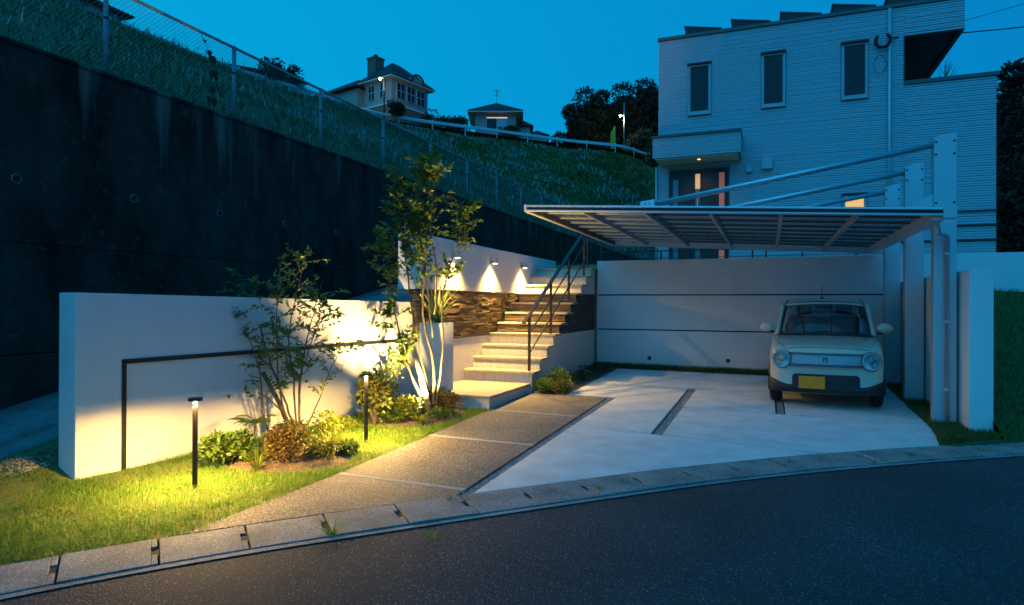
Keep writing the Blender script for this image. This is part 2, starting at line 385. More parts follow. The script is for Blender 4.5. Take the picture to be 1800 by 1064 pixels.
# phase the joints so that they fall where the photograph has them
def kpt(i, s, t):   # point on the curve at stone index i + s, offset t to the road
    k = min(int(i + s), len(st) - 2); f_ = i + s - k
    a, b = st[k], st[k + 1]; n = (sn[k] * (1 - f_) + sn[k + 1] * f_)
    p = a.lerp(b, f_) + n * t
    return p
for i in range(8, len(st) - 1):
    p0 = st[i]
    if p0.x < -6.5 or p0.x > 7: continue
    g = .006 / .508; sl = .040 / .508
    # outline (s, t): a rectangle with a slot cut in its far end, straddling the joint
    ol = [(g, .0), (.5, 0), (1 - g, 0), (1 - g, .15), (1 - sl, .155), (1 - sl, .29), (1 - g, .295), (1 - g, KW), (.5, KW), (g, KW), (g, .2)]
    poly = [kpt(i, s, t) for s, t in ol]
    poly = [(q.x, q.y) for q in poly]
    mb = MB(); jz = rnd.uniform(-.004, .004)
    for s0_, s1_, t0_, t1_ in ((g, 1 - sl, 0, KW), (1 - sl, 1 - g, 0, .15), (1 - sl, 1 - g, .275, KW)):
        ss_ = [s0_, (s0_ + s1_) / 2, s1_] if s1_ - s0_ > .5 else [s0_, s1_]
        pl_ = [kpt(i, s, t0_) for s in ss_] + [kpt(i, s, t1_) for s in ss_[::-1]]
        mb.prism([(q.x, q.y) for q in pl_][::-1], lambda x, y: G(x, y) - .2, lambda x, y: G(x, y) + .004 + jz)
    so_ = mb.build('kerb_stone', M['kerb'], kerb, bevel=.005, seg=2)
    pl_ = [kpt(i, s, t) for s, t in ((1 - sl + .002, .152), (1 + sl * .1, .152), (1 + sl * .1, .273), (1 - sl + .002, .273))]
    MB().prism([(q.x, q.y) for q in pl_][::-1], lambda x, y: G(x, y) - .19, lambda x, y: G(x, y) - .012).build('slot_shade_block', M['grout_and_shade'], so_)  # dark block fills the slot in place of the shade inside
# narrow back lip and gutter strip
for nm, a, b, dz, mt in (('gutter_strip', KW + .008, KW + .062, -.006, 'kerb'), ('slot_shade_bed', .05, KW - .03, -.16, 'grout_and_shade')):  # lower strip is coloured dark for the shade down the slots
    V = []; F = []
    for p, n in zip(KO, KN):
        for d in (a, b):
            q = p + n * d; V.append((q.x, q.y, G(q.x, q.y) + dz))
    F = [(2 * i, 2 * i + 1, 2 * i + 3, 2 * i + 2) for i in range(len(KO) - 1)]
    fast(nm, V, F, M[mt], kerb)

# ------------------------------------------------------------------ driveway slabs
drive = thing('driveway', None, None, (0, 0, 0)); drive['kind'] = 'structure'
def front(x0, x1, n=10, off=-.012):
    xs = [x0 + (x1 - x0) * k / n for k in range(n + 1)]
    return [(x, kerb_y(x) - off * 1.2 + .004) for x in xs]
RE = [(1.87, 12.77), (1.86, 12.0), (1.83, 11.0), (1.81, 10.6), (1.80, 9.9), (1.79, 9.08), (1.74, 8.4), (1.66, 7.86)]   # curved right edge
def re_x(y):
    for a, b in zip(RE[:-1], RE[1:]):
        if b[1] <= y <= a[1]: return a[0] + (b[0] - a[0]) * (a[1] - y) / (a[1] - b[1])
    return 1.88 if y > 12 else 1.66
J = .019
MB().prism([(-3.6, kerb_y(-3.6) + .05)] + [(x_, kerb_y(x_) + .05) for x_ in (-3, -2.2, -1.5, -.7, .26, 1.0, 1.6)] + [(1.75, 9), (1.85, 13.2), (-2.9, 13.1), (-2.9, 9.6), (-3.42, 9.4)], lambda x, y: G(x, y) - .2, lambda x, y: G(x, y) - .03).build('joint_dark_sheet', M['black'], drive)  # black sheet added under the slabs so the open joints read dark
def slab(poly, nm='concrete_slab', mt='concrete', dz=0.0, par=drive, bev=.004):
    return MB().prism(poly, lambda x, y: G(x, y) - .12, lambda x, y: G(x, y) + dz).build(nm, M[mt], par, bevel=bev, seg=2)
gx1 = (-1.19, -1.10); gx2 = (.115, .20)      # gravel strips
def j1(x): return 7.35 - (x + 2.11) * .137        # skewed front joint
xr = 1.79
# front triangle, between the kerb and the skewed joint
xi = .98
fr = [p for p in front(-2.13, xi, 22)]
slab([p for p in fr] + [(x, j1(x) - J) for x in (xi, .3, -.4, -1.2, -2.13)])
# second band: joint1 to Y 9.05, split by the first gravel strip
slab([(-2.13, j1(-2.13) + J), (gx1[0] - J, j1(gx1[0]) + J), (gx1[0] - J, 10.91 - J), (-2.08, 10.93 - J), (-2.10, 9.47)])
slab([(gx1[1] + J, j1(gx1[1]) + J), (0, j1(0) + J), (xi, j1(xi) + J)] + [p for p in front(xi + .02, 1.64, 6)] + [(1.66, 7.86), (1.74, 8.4), (1.79, 9.04 - J), (gx1[1] + J, 9.05 - J)])
slab([(gx1[1] + J, 9.05 + J), (gx2[0] - J, 9.05 + J), (gx2[0] - J, 10.96 - J), (gx1[1] + J, 10.92 - J)])
slab([(gx2[1] + J, 9.05 + J), (1.79, 9.04 + J), (1.80, 9.9), (1.83, 10.98 - J), (gx2[1] + J, 10.97 - J)])
slab([(-2.88, 10.94 + J), (gx1[1] + J, 10.93 + J), (gx2[1], 10.975 + J), (1.83, 10.99 + J), (1.86, 12.0), (1.88, 13.3), (gx2[1], 13.25), (-2.88, 13.14)])
slab([(-2.88, 9.50), (-2.10, 9.50), (-2.08, 10.93 - J), (-2.88, 10.93 - J)])
# exposed aggregate path, panels between pale mortar joints
path = thing('path', None, None, (0, 0, 0)); path['kind'] = 'structure'
AX0, AX1 = -3.43, -2.225
def aggr(y0, y1):
    slab([(AX0, y0), (AX1, y0), (AX1, y1), (AX0, y1)], 'aggregate_panel', 'aggregate', .0, path)
fa = front(-3.50, AX1, 8)
slab([(-3.50, kerb_y(-3.50) + .02)] + [p for p in fa[1:]] + [(AX1, 4.56), (AX0, 4.58)], 'aggregate_panel', 'aggregate', .0, path)
aggr(4.64, 6.19); aggr(6.25, 7.84); aggr(7.90, 9.45)
for y in (4.58, 6.19, 7.84): slab([(AX0, y + .004), (AX1, y + .004), (AX1, y + .056), (AX0, y + .056)], 'mortar_joint', 'mortar', .002, path, .003)
# pebble filled strips
def pebble_strip(x0, x1, y0, y1, n, name='gravel_joint'):
    a = MB(); a.prism([(x0, y0), (x1, y0), (x1, y1), (x0, y1)], lambda x, y: G(x, y) - .1, lambda x, y: G(x, y) - .022)
    o = a.build(name, M['rock'], drive)
    V = []; F = []
    ico = [(0, 0, 1), (.89, 0, .45), (.28, .85, .45), (-.72, .53, .45), (-.72, -.53, .45), (.28, -.85, .45), (0, 0, -.4)]
    fc = [(0, 1, 2), (0, 2, 3), (0, 3, 4), (0, 4, 5), (0, 5, 1), (6, 2, 1), (6, 3, 2), (6, 4, 3), (6, 5, 4), (6, 1, 5)]
    for k in range(n):
        x = rnd.uniform(x0 + .006, x1 - .006); y = rnd.uniform(y0, y1); s_ = rnd.uniform(.005, .011); z = G(x, y) - .018 + rnd.uniform(0, .008)
        th = rnd.uniform(0, 6.28); c, s2 = math.cos(th), math.sin(th); b = len(V)
        for q in ico:
            V.append((x + (q[0] * c - q[1] * s2 * .7) * s_, y + (q[0] * s2 + q[1] * c * .7) * s_, z + q[2] * s_ * .6))
        F += [tuple(i + b for i in f) for f in fc]
    g = fast('joint_pebbles', V, F, M['gravel'], drive, kind='stuff')
pebble_strip(gx1[0], gx1[1], j1(-1.15) + .01, 10.90, 1500)
pebble_strip(gx2[0], gx2[1], 9.06, 10.95, 800)
# the long strip beside the path, down to the kerb
pebble_strip(AX1, -2.135, kerb_y(-2.2) + .03, 9.46, 2300)

# ------------------------------------------------------------------ lawn, beds and other near ground
def ramp(y): return max(-.15, min(2.12, .28 + .2 * (y - 4.19)))
def lawn_z(x, y):
    z = G(x, y) - .012
    gy = (y - 3.59) / 4.47; wx = -5.28 + .55 * max(0, min(1, gy))       # garden wall face
    z += .02 * noise(x * 1.3, y * 1.3) + .012 * noise(x * 4 + 9, y * 4)
    t = max(0, min(1, (-5.15 - x) / .8)) ; t = t * t * (3 - 2 * t)
    ky = max(0, min(1, (y - kerb_y(x)) / 1.2))
    z += t * ky * (.21 + .06 * noise(x * 2.1, y * 2.1 + 4))
    if x < -5.75:
        u_ = max(0, min(1, (-5.75 - x) / .25)); z = z * (1 - u_) + (ramp(y) - .09) * u_ * ky + z * u_ * (1 - ky)
    if y < kerb_y(x) - .06: z = -.3
    if x > -3.40: z = -.3
    return z
grid('lawn', lambda u, v: ((lambda x, y: (x, y, lawn_z(x, y)))(-7.2 + 3.9 * u, -2 + 11.4 * v)), 80, 200, M['turf'], kind='structure')
# grass strip at the foot of the back wall and left of the slab
grid('back_verge', lambda u, v: ((lambda x, y: (x, y, G(x, y) + .02 + .03 * noise(x * 3, y * 3)))(-3.40 + 5.55 * u, 13.1 + .32 * v)), 60, 6, M['turf'], kind='structure')
grid('side_verge', lambda u, v: ((lambda x, y: (x, y, G(x, y) + .01 + .02 * noise(x * 3, y * 3)))(-3.42 + .56 * u, 9.45 + 3.9 * v)), 10, 30, M['soil'], kind='structure')
def verge_r(u, v):
    y = 7.75 + 5.6 * v; x0 = re_x(y) - .01; x = x0 + (2.34 - x0) * u
    return (x, y, G(x, y) + .0 + .10 * max(0, (y - 9) / 4.4) * u + .03 * u + .02 * noise(x * 4, y * 4) if y > kerb_y(x) - .1 else -.3)
grid('post_verge', verge_r, 12, 60, M['hillgrass'], kind='structure')
# bank to the right of the end wall, climbing to the rear wall
def bank(u, v):
    x = 2.33 + 12 * u; ky = kerb_y(x); y = ky - .05 + (13.4 - (ky - .05)) * v if ky < 13 else ky + .4 * v
    return (x, y, G(x, y) + 1.62 * (v ** .9) * min(1, max(0, (13.4 - ky) / 2)) + .05 * noise(x * 1.5, y * 1.5))
grid('grass_bank', bank, 60, 40, M['hillgrass'], kind='structure')
# upper terrace under the house, behind the rear wall, and land beyond
grid('upper_terrace', lambda u, v: (-7.3 + 75 * u, 13.55 + 110 * v, 2.13 + (.25 * min(1, v * 60)) + .0), 30, 60, M['turf'], kind='structure')
# concrete apron and gutter that climbs along the foot of the retaining wall
ap = thing('gutter_path', None, None, (0, 0, 0)); ap['kind'] = 'structure'
def strip(x0, x1, dz0, dz1, nm, mt, ya=-6, yb=14.2, parent=ap):
    V = []; F = []
    ys = [ya + (yb - ya) * k / 50 for k in range(51)]
    for y in ys:
        r_ = .28 + .2 * (y - 4.19); r_ = max(-.2, min(2.13, r_))
        V += [(x0, y, r_ + dz0), (x1, y, r_ + dz1), (x1, y, r_ - .3), (x0, y, r_ - .3)]
    for i in range(50):
        for k in range(4): F.append((4 * i + k, 4 * i + (k + 1) % 4, 4 * i + 4 + (k + 1) % 4, 4 * i + 4 + k))
    return fast(nm, V, F, M[mt], parent)
strip(-7.31, -6.36, .03, -.01, 'apron_slab', 'apron')
strip(-6.35, -6.02, -.03, -.05, 'gutter_channel', 'apron')

# ------------------------------------------------------------------ retaining wall with weep pipes
rw = thing('retaining_wall', 'tall dark stained concrete retaining wall below the chain link fence', 'wall', (-7.3, 5, 0))
a = MB()
# a top lift of concrete and lower lifts, shadow joints between
for z0, z1, dx in ((-.5, .84, .035), (.85, 2.02, 0), (2.025, 4.08, 0)):
    ys = [-8, 62]
    y = -8
    while y < 62:
        y2 = min(62, y + 9.0)
        MB().box(-7.9, -7.30 + dx, y + .004, y2 - .004, z0, z1).build('wall_lift', M['retaining'], rw, world=True, bevel=.01)
        y = y2
MB().box(-7.88, -7.33, -8, 62, -.4, 4.05).build('wall_core', M['grout_and_shade'], rw, world=True)
MB().box(-7.92, -7.285, -8, 62, 4.082, 4.13).build('coping', M['retaining'], rw, world=True, bevel=.01)
for k in range(18):
    y = 4.33 + 1.34 * k - 1.34 * 2
    b = MB(); Mx = Matrix.Translation((-7.30, y, 2.69)) @ Matrix.Rotation(R(90), 4, 'Y')
    b.lathe([(.050, -.02), (.050, .010), (.045, .012), (.041, .010), (.041, .009)], 18, Mx)
    o = b.build('weep_pipe', M['galv'], rw, world=True, smooth=False)
    h = MB(); h.lathe([(.0415, 0), (.0415, .0115)], 16, Mx); h.build('bore_shade_disc', M['grout_and_shade'], o, world=True)  # dark disc stands in for the shade inside the pipe

# chain link fence on top of it
FX = -7.52
fe = thing('chain_link_fence', 'grey chain link fence running along the top of the retaining wall', 'fence', (FX, 5, 4.13))
y = -.63
k = 0
while y < 60:
    p = MB(); p.tube([(FX + .0, y, 4.0), (FX, y, 5.27)], .030 if y > 5 else .032, 10); p.lathe([(.034, 5.262), (.03, 5.285), (.001, 5.29)], 10, Matrix.Translation((FX, y, 0)))
    o = p.build('fence_post', M['galv'], fe, world=True, smooth=True)
    c = MB(); c.lathe([(.036, 4.86), (.036, 4.885)], 10, Matrix.Translation((FX, y, 0))); c.build('wire_clamp', M['black'], o, world=True)
    y += 2.03
MB().tube([(FX, -3, 5.265), (FX, 60, 5.265)], .022, 8).build('top_rail', M['galv'], fe, world=True, smooth=True)
MB().tube([(FX, -3, 4.17), (FX, 60, 4.17)], .020, 8).build('bottom_rail', M['galv'], fe, world=True, smooth=True)
V = []; F = []
def wire(p, q, r_):
    b = len(V)
    for c in (p, q):
        V.append((c[0] + r_, c[1], c[2] - r_ * .6)); V.append((c[0] - r_, c[1], c[2] - r_ * .6)); V.append((c[0], c[1], c[2] + r_))
    for k in range(3): F.append((b + k, b + (k + 1) % 3, b + 3 + (k + 1) % 3, b + 3 + k))
z0, z1 = 4.19, 5.25; H_ = z1 - z0
yy = -3.0 - H_
while yy < 60:
    sp = .062 if yy < 30 else .11
    wr = .0028 if yy < 30 else .0034
    wire((FX + .012, yy, z0), (FX + .012, yy + H_, z1), wr); wire((FX + .016, yy + H_, z0), (FX + .016, yy, z1), wr); yy += sp
fast('chain_link_mesh', V, F, M['wire'], fe, world=True, kind='stuff')

# ------------------------------------------------------------------ hill behind
RIDGE = [(-40, -60), (-40, -20), (-40, 5), (-40.1, 20), (-40.2, 27.8), (-40.3, 33), (-41, 40.3), (-40.5, 51), (-39.5, 57.2), (-36.4, 62.4), (-31, 68.6), (-23, 76.6), (-17.5, 81.4), (-14.5, 89), (-6, 101), (8, 115), (30, 130)]
def ridge_z(y): return float(np.interp(y, [0, 30, 35, 44, 51, 60, 70, 80, 90, 130], [18.0, 19.4, 19.8, 20.5, 21.2, 21.3, 21.4, 21.1, 21.3, 21.3]))
RID = spline([(x, y, ridge_z(y)) for x, y in RIDGE], 6)
WALLY = np.interp(np.arange(len(RID)), [0, 30, 60, len(RID) - 1], [-50, 5, 34, 62])
def hill_pt(s, t):
    k = min(int(s), len(RID) - 2); f_ = s - k
    r_ = RID[k].lerp(RID[k + 1], f_); wy = WALLY[k] * (1 - f_) + WALLY[k + 1] * f_
    x = -7.6 + (r_.x + 7.6) * t; y = wy + (r_.y - wy) * t
    z = 4.1 + (r_.z - 4.1) * (t ** .93)
    z += (noise(x * .35, y * .35) * .9 + noise(x * .12 + 7, y * .12) * 1.2) * min(1, t * 3, (1 - t) * 6) * .55 - 1.0 * max(0, t - .8) * 5 * (1 if t < .999 else 1) * .6
    return (x, y, z)
NS = len(RID) - 1
grid('hillside', lambda u, v: hill_pt(u * NS, v), 260, 90, M['hillgrass'], kind='structure')
# road shelf and plateau on top of the ridge
def plateau(u, v):
    k = min(int(u * NS), NS - 1); f_ = u * NS - k; r_ = RID[k].lerp(RID[k + 1], f_)
    d = Vector((r_.x + 5, r_.y - 30, 0)).normalized(); q = r_ + d * (v * 160)
    return (q.x, q.y, r_.z + .3 * min(1, v * 12) + 2 * v)
grid('plateau', plateau, 120, 12, M['hillgrass'], kind='structure')
# land that rises behind the house on the right, carrying the wood
grid('wood_slope', lambda u, v: (10 + 70 * u, 30 + 80 * v, 2.3 + 12 * v * (.4 + .6 * u)), 20, 20, M['hillgrass'], kind='structure')

def blades(name, P, h, wdt, lean, mt, parent=None, world=False, kind='stuff', **kw):
    """P (n,3) roots; each blade is a bent two-segment strip: three triangles"""
    n = len(P); P = np.asarray(P, float); a = nr.rand(n) * 6.283; ln = lean * (0.2 + nr.rand(n)); hh = h * (.55 + .8 * nr.rand(n)) if not hasattr(h, '__len__') else h
    ww = wdt * (.7 + .6 * nr.rand(n)) if not hasattr(wdt, '__len__') else wdt
    dx, dy = np.cos(a), np.sin(a); sx, sy = -dy, dx
    V = np.zeros((n, 5, 3)); V[:, 0] = P; V[:, 1] = P
    V[:, 0, 0] -= sx * ww; V[:, 0, 1] -= sy * ww; V[:, 1, 0] += sx * ww; V[:, 1, 1] += sy * ww
    mid = P + np.stack([dx * hh * ln * .35, dy * hh * ln * .35, hh * .6], 1)
    V[:, 2] = mid; V[:, 3] = mid; V[:, 2, 0] -= sx * ww * .7; V[:, 2, 1] -= sy * ww * .7; V[:, 3, 0] += sx * ww * .7; V[:, 3, 1] += sy * ww * .7
    V[:, 4] = P + np.stack([dx * hh * ln, dy * hh * ln, hh * (1 - .3 * ln)], 1)
    b = (np.arange(n) * 5)[:, None, None]
    F = (np.array([[0, 1, 3], [0, 3, 2], [2, 3, 4]])[None] + b).reshape(-1, 3)
    return fast(name, V.reshape(-1, 3), F, mt, parent, world, kind=kind, **kw)

# grass on the hill: coarse tufts, finer near the fence
P = []
hh_ = []
for i in range(90000):
    t = nr.rand() ** 1.25; s = nr.rand() * NS
    if nr.rand() < .5: s = NS * (.15 + .6 * nr.rand())
    p = hill_pt(s, t * .998); P.append((p[0], p[1], p[2] - .02))
P = np.array(P); D = np.sqrt(P[:, 0] ** 2 + P[:, 1] ** 2)
_tall = np.array([noise(p[0] * .5 + 2, p[1] * .5) for p in P]) + .5
blades('hill_grass', P, (.5 + 1.0 * _tall) * (.085 + .0026 * D) * (.5 + nr.rand(len(P))), .004 + .0008 * D, 1.1, M['hillblade'])
sel = nr.rand(len(P)) < .09
clump = np.array([noise(p[0] * .25, p[1] * .25 + 3) for p in P[sel]]) > -.05
Q = P[sel][clump]; Dq = D[sel][clump]
Q = np.concatenate([Q + np.random.RandomState(k).normal(0, .35, Q.shape) * [1, 1, 0] for k in range(4)]); Dq = np.tile(Dq, 4)
blades('dry_grass', Q + [0, 0, .02], .16 + .004 * Dq, .002 + .0005 * Dq, 1.0, M['dryblade'])
fl = P[(D < 22)]; fl = fl[nr.rand(len(fl)) < .035]
V = []; F = []
for p in fl:
    b = len(V); s_ = .035; z = p[2] + .28
    V += [(p[0] - s_, p[1], z), (p[0], p[1] - s_, z + .02), (p[0] + s_, p[1], z + .03), (p[0], p[1] + s_, z + .02)]; F.append((b, b + 1, b + 2, b + 3))
if V: fast('wild_flowers', V, F, M['yellow'], kind='stuff')

# lawn blades
def scatter(n, x0, x1, y0, y1, ok):
    out = []
    xs = nr.uniform(x0, x1, n); ys = nr.uniform(y0, y1, n)
    for x, y in zip(xs, ys):
        if ok(x, y): out.append((x, y))
    return out
BEDS = [(-4.30, 4.92, .78, .62), (-4.15, 7.15, .62, .85)]     # planting beds cut in the lawn
def in_bed(x, y, k=1.0):
    return any(((x - bx) / (rx * k)) ** 2 + ((y - by) / (ry * k)) ** 2 < 1 + .25 * noise(x * 5, y * 5) for bx, by, rx, ry in BEDS)
def wall_face(y): return -5.28 + .123 * (y - 3.59) if y > 3.55 else -99
def lawn_ok(x, y):
    if y < kerb_y(x) + .0 or x > AX0 - .0: return False
    if y > 3.5 and x < wall_face(y) + .01: return x < -5.56 and y < 4.3
    if in_bed(x, y, .92) and nr.rand() > .03: return False
    if y > 7.85 and x > -4.3: return False
    if noise(x * 2.3 + 5, y * 2.3) > .22 and nr.rand() < .55: return False
    if x < -5.75 and y > 3.9 and noise(x * 3, y * 3) > -.1: return False
    return y < 8.1
pts = scatter(150000, -6.6, -3.42, .2, 8.1, lawn_ok)
P = np.array([(x, y, lawn_z(x, y) - .004) for x, y in pts])
hgt = .034 + .030 * np.array([noise(p[0] * 2, p[1] * 2) + .5 for p in P]); hgt *= (.6 + .7 * nr.rand(len(P)))
blades('lawn_grass', P, hgt, .0019, 1.2, M['blade'])
pts = scatter(9000, -3.4, 2.1, 13.12, 13.4, lambda x, y: True)
blades('verge_grass', np.array([(x, y, G(x, y) + .01) for x, y in pts]), .10, .0035, .6, M['hillblade'])
pts = scatter(30000, 1.6, 2.34, 7.75, 13.3, lambda x, y: x > re_x(y) + .0 and y > kerb_y(x) + .02 and (x < 2.10 or y < 8.62))
blades('post_grass', np.array([(x, y, G(x, y) + .01) for x, y in pts]), .07, .0025, .7, M['hillblade'])
P = []
for i in range(26000):
    u_, v_ = nr.rand() ** 1.5, nr.rand(); q = bank(u_, v_); P.append(q)
blades('bank_grass', np.array(P), .08, .004, .7, M['hillblade'])
# bed soil mounds and pebbles
for bx, by, rx, ry in BEDS:
    V = [(bx, by, lawn_z(bx, by) + .045)]; n = 40
    for rr in (.35, .7, 1.0):
        for k in range(n):
            t = 2 * math.pi * k / n; q = rr * (1 + .12 * noise(3 + 2 * math.cos(t), 3 + 2 * math.sin(t)))
            x, y = bx + rx * q * math.cos(t), by + ry * q * math.sin(t); x = max(x, wall_face(y) + .01)
            V.append((x, y, lawn_z(x, y) + .045 * (1 - rr) + (.012 if rr < 1 else -.02) + .015 * noise(x * 9, y * 9)))
    F = [(0, 1 + k, 1 + (k + 1) % n) for k in range(n)]
    for j in range(2):
        for k in range(n):
            a_, b_, c_, d_ = 1 + j * n + k, 1 + j * n + (k + 1) % n, 1 + (j + 1) * n + (k + 1) % n, 1 + (j + 1) * n + k
            F += [(a_, d_, c_), (a_, c_, b_)]
    fast('planting_bed', V, F, M['soil'], kind='structure', smooth=True)
V = []; F = []
def stone(x, y, z, s_):
    b = len(V); th = rnd.uniform(0, 6.28); c, s2 = math.cos(th), math.sin(th)
    ico = [(0, 0, 1), (.89, 0, .35), (.28, .85, .45), (-.72, .53, .35), (-.72, -.53, .45), (.28, -.85, .35), (0, 0, -.4)]
    fc = [(0, 1, 2), (0, 2, 3), (0, 3, 4), (0, 4, 5), (0, 5, 1), (6, 2, 1), (6, 3, 2), (6, 4, 3), (6, 5, 4), (6, 1, 5)]
    for q in ico:
        j = rnd.uniform(.75, 1.2); V.append((x + (q[0] * c - q[1] * s2 * .75) * s_ * j, y + (q[0] * s2 + q[1] * c * .75) * s_ * j, z + q[2] * s_ * .6))
    F.extend(tuple(i + b for i in f) for f in fc)
for k in range(700):
    bx, by, rx, ry = BEDS[k % 2]; t = rnd.uniform(0, 6.28); q = math.sqrt(rnd.random()) * .97
    x, y = bx + rx * q * math.cos(t), by + ry * q * math.sin(t); x = max(x, wall_face(y) + .02)
    stone(x, y, lawn_z(x, y) + .02 + .03 * (1 - q), rnd.uniform(.004, .012))
fast('bed_pebbles', V, F, M['rock'], kind='stuff')
V = []; F = []
for k in range(5200):
    x = rnd.uniform(-6.0, -5.57); y = rnd.uniform(2.2, 6.2)
    if y < 3.0 and rnd.random() < .8: continue
    stone(x, y, lawn_z(x, y) + .0, rnd.uniform(.008, .024))
fast('rubble', V, F, M['rock'], kind='stuff')

# ------------------------------------------------------------------ garden wall (front left), slightly turned
A = Vector((-5.28, 3.59, 0)); B = Vector((-4.735, 8.055, 0)); dd = (B - A).normalized(); nn = Vector((-dd.y, dd.x, 0))
LW = (B - A).length
def gw(s, t): q = A + dd * s + nn * t; return (q.x, q.y)
gwall = thing('garden_wall', 'low white rendered garden wall with a black metal line behind the bollard lights', 'wall', (A.x, A.y, 0))
TOPZ = lambda x, y: 1.482 - .0125 * (y - 3.59)
MB().prism([gw(0, 0), gw(LW, 0), gw(LW, .255), gw(0, .255)], -.4, TOPZ).build('wall_body', M['plaster'], gwall, world=True, bevel=.006)
s0 = .375
MB().prism([gw(s0, -.014), gw(LW, -.014), gw(LW, .01), gw(s0, .01)], .865, .905).build('metal_strip', M['black'], gwall, world=True, bevel=.003)
MB().prism([gw(s0, -.014), gw(s0 + .038, -.014), gw(s0 + .038, .01), gw(s0, .01)], -.3, .862).build('metal_strip', M['black'], gwall, world=True, bevel=.003)

# ------------------------------------------------------------------ back wall
bw_ = thing('back_wall', 'long white rendered wall with two dark shadow lines behind the parked car', 'wall', (0, 13.4, 0))
MB().box(-3.36, 2.3, 13.44, 13.58, -.4, 2.30).build('wall_core', M['grout_and_shade'], bw_, world=True)
for z0, z1 in ((-.4, .868), (.893, 1.590), (1.615, 2.325)):
    MB().box(-3.38, 2.30, 13.40, 13.60 if z1 > 2 else 13.59, z0, z1).build('wall_panel', M['plaster2'], bw_, world=True, bevel=.004)
MB().box(2.302, 9.0, 13.40, 13.60, -.4, 2.325).build('wall_panel', M['plaster2'], bw_, world=True, bevel=.004)
for x in (-2.27, -.73):
    Mx = Matrix.Translation((x, 13.40, .30)) @ Matrix.Rotation(R(90), 4, 'X')
    MB().lathe([(.042, -.02), (.042, .006), (.034, .006), (.030, .002)], 16, Mx).build('drain_cap', M['black'], bw_, world=True)
# end wall beside the posts
ew = thing('end_wall', 'white rendered end wall standing to the right of the carport posts', 'wall', (2.2, 10, 0))
MB().box(2.105, 2.335, 8.64, 13.38, -.4, 1.81).build('wall_body', M['plaster'], ew, world=True, bevel=.005)

# ------------------------------------------------------------------ stair block
stair = thing('garden_stairs', 'white sided stairs with stone treads climbing between lamp wall and carport', 'stairs', (-4.0, 9.4, 0))
XL, XR = -4.62, -3.43
Y0, Z0, RUN, RISE = 9.45, .345, .355, .182
def SY(k): return Y0 + RUN * k
def SZ(k): return Z0 + RISE * k
NT = 11
# landing
MB().box(-4.22, -3.47, 7.92, 9.5, -.3, .125).build('landing_base', M['riser'], stair, world=True, bevel=.004)
ty = 7.895
for j in range(3):
    y1 = [8.52, 9.14, 9.48][j]
    for i in range(2):
        x0, x1 = [(-4.23, -3.85), (-3.845, -3.445)][i]
        MB().box(x0, x1, ty, y1 - .004, .1275, .165).build('landing_tile', M['tread'], stair, world=True, bevel=.003)
    ty = y1
MB().box(-4.62, -4.235, 8.36, 9.475, -.3, .160).build('landing_side', M['tread'], stair, world=True, bevel=.003)
TILE_RISER = (4, 5, 6, 7)
for k in range(NT):
    y0, y1, z = SY(k), SY(k + 1), SZ(k)
    yend = y1 if k < NT - 1 else 14.6
    mt = M['grout_and_shade'] if k in TILE_RISER else M['riser']
    MB().box(XL + .003, XR + (-.006 if k in TILE_RISER else 0), y0 + .035, yend + .034, -.3 if k == 0 else SZ(k - 1) + .001, z - .038).build('step_riser', mt, stair, world=True, bevel=.002)
    if k > 0:
        # solid body under the step, seen as the side wall
        pass
    nx = 3
    cuts = [XL + .012 if True else 0, XL + .45, XL + .86, XR + .045]
    for i in range(3):
        MB().box(cuts[i] + (.002 if i else 0), cuts[i + 1] - .002, y0, yend + .03, z - .037, z).build('stone_tread', M['tread'], stair, world=True, bevel=.004)
# side wall below the steps
for k in range(1, NT):
    y0 = SY(k) + .035
    ztop = SZ(k - 1)
# three horizontal zones of the side: white foot, tile band, white top
def side_zone(z0, z1, mt, dx, nm):
    poly = []
    ks = [k for k in range(NT)]
    # stepped outline: at each step the body reaches up to SZ(k)-.038
    pts = []
    for k in range(NT):
        top = SZ(k) - .039
        if top <= z0: continue
        ys = SY(k) + .036; ye = SY(k + 1) + .036 if k < NT - 1 else 13.4
        if k >= NT - 1: ye = 13.399
        t = min(top, z1)
        b = MB().box(XL + .1, XR + dx, ys, ye, z0, t)
        pts.append(b)
    a = MB()
    for b in pts: a.add(b.v, b.f)
    return a.build(nm, mt, stair, world=True)
side_zone(-.3, .868, M['riser'], .002, 'side_foot')
side_zone(.869, 1.612, M['grout_and_shade'], -.012, 'side_core')
side_zone(1.615, 2.127, M['riser'], .002, 'side_top')
MB().box(-3.44, -3.375, 12.84 + .36, 13.40 + .2, 2.13, 2.165).build('side_coping', M['tread'], stair, world=True, bevel=.003)
MB().box(XL, -3.38, 13.62, 15.5, -.3, 2.12).build('platform_body', M['riser'], stair, world=True)

# split stone strips. Many alike pieces share a few meshes
def strip_mesh(nm, L_, h, d, mt):
    b = MB(); b.box(0, L_, 0, d, 0, h)
    me = bpy.data.meshes.new(nm); me.from_pydata(b.v, [], b.f); me.materials.append(mt); me.update(); return me
SM = {}
for L_ in (.14, .22, .32, .46):
    for d in (.006, .014, .026):
        for q, mt in enumerate(('tile', 'tile2', 'tile3')): SM[(L_, d, q)] = strip_mesh('stone_strip', L_ - .0015, .0225, d, M[mt])
lampw = thing('lamp_wall', 'white wall with three downlights above a dark split stone band beside the stairs', 'wall', (-4.8, 8.06, 0))
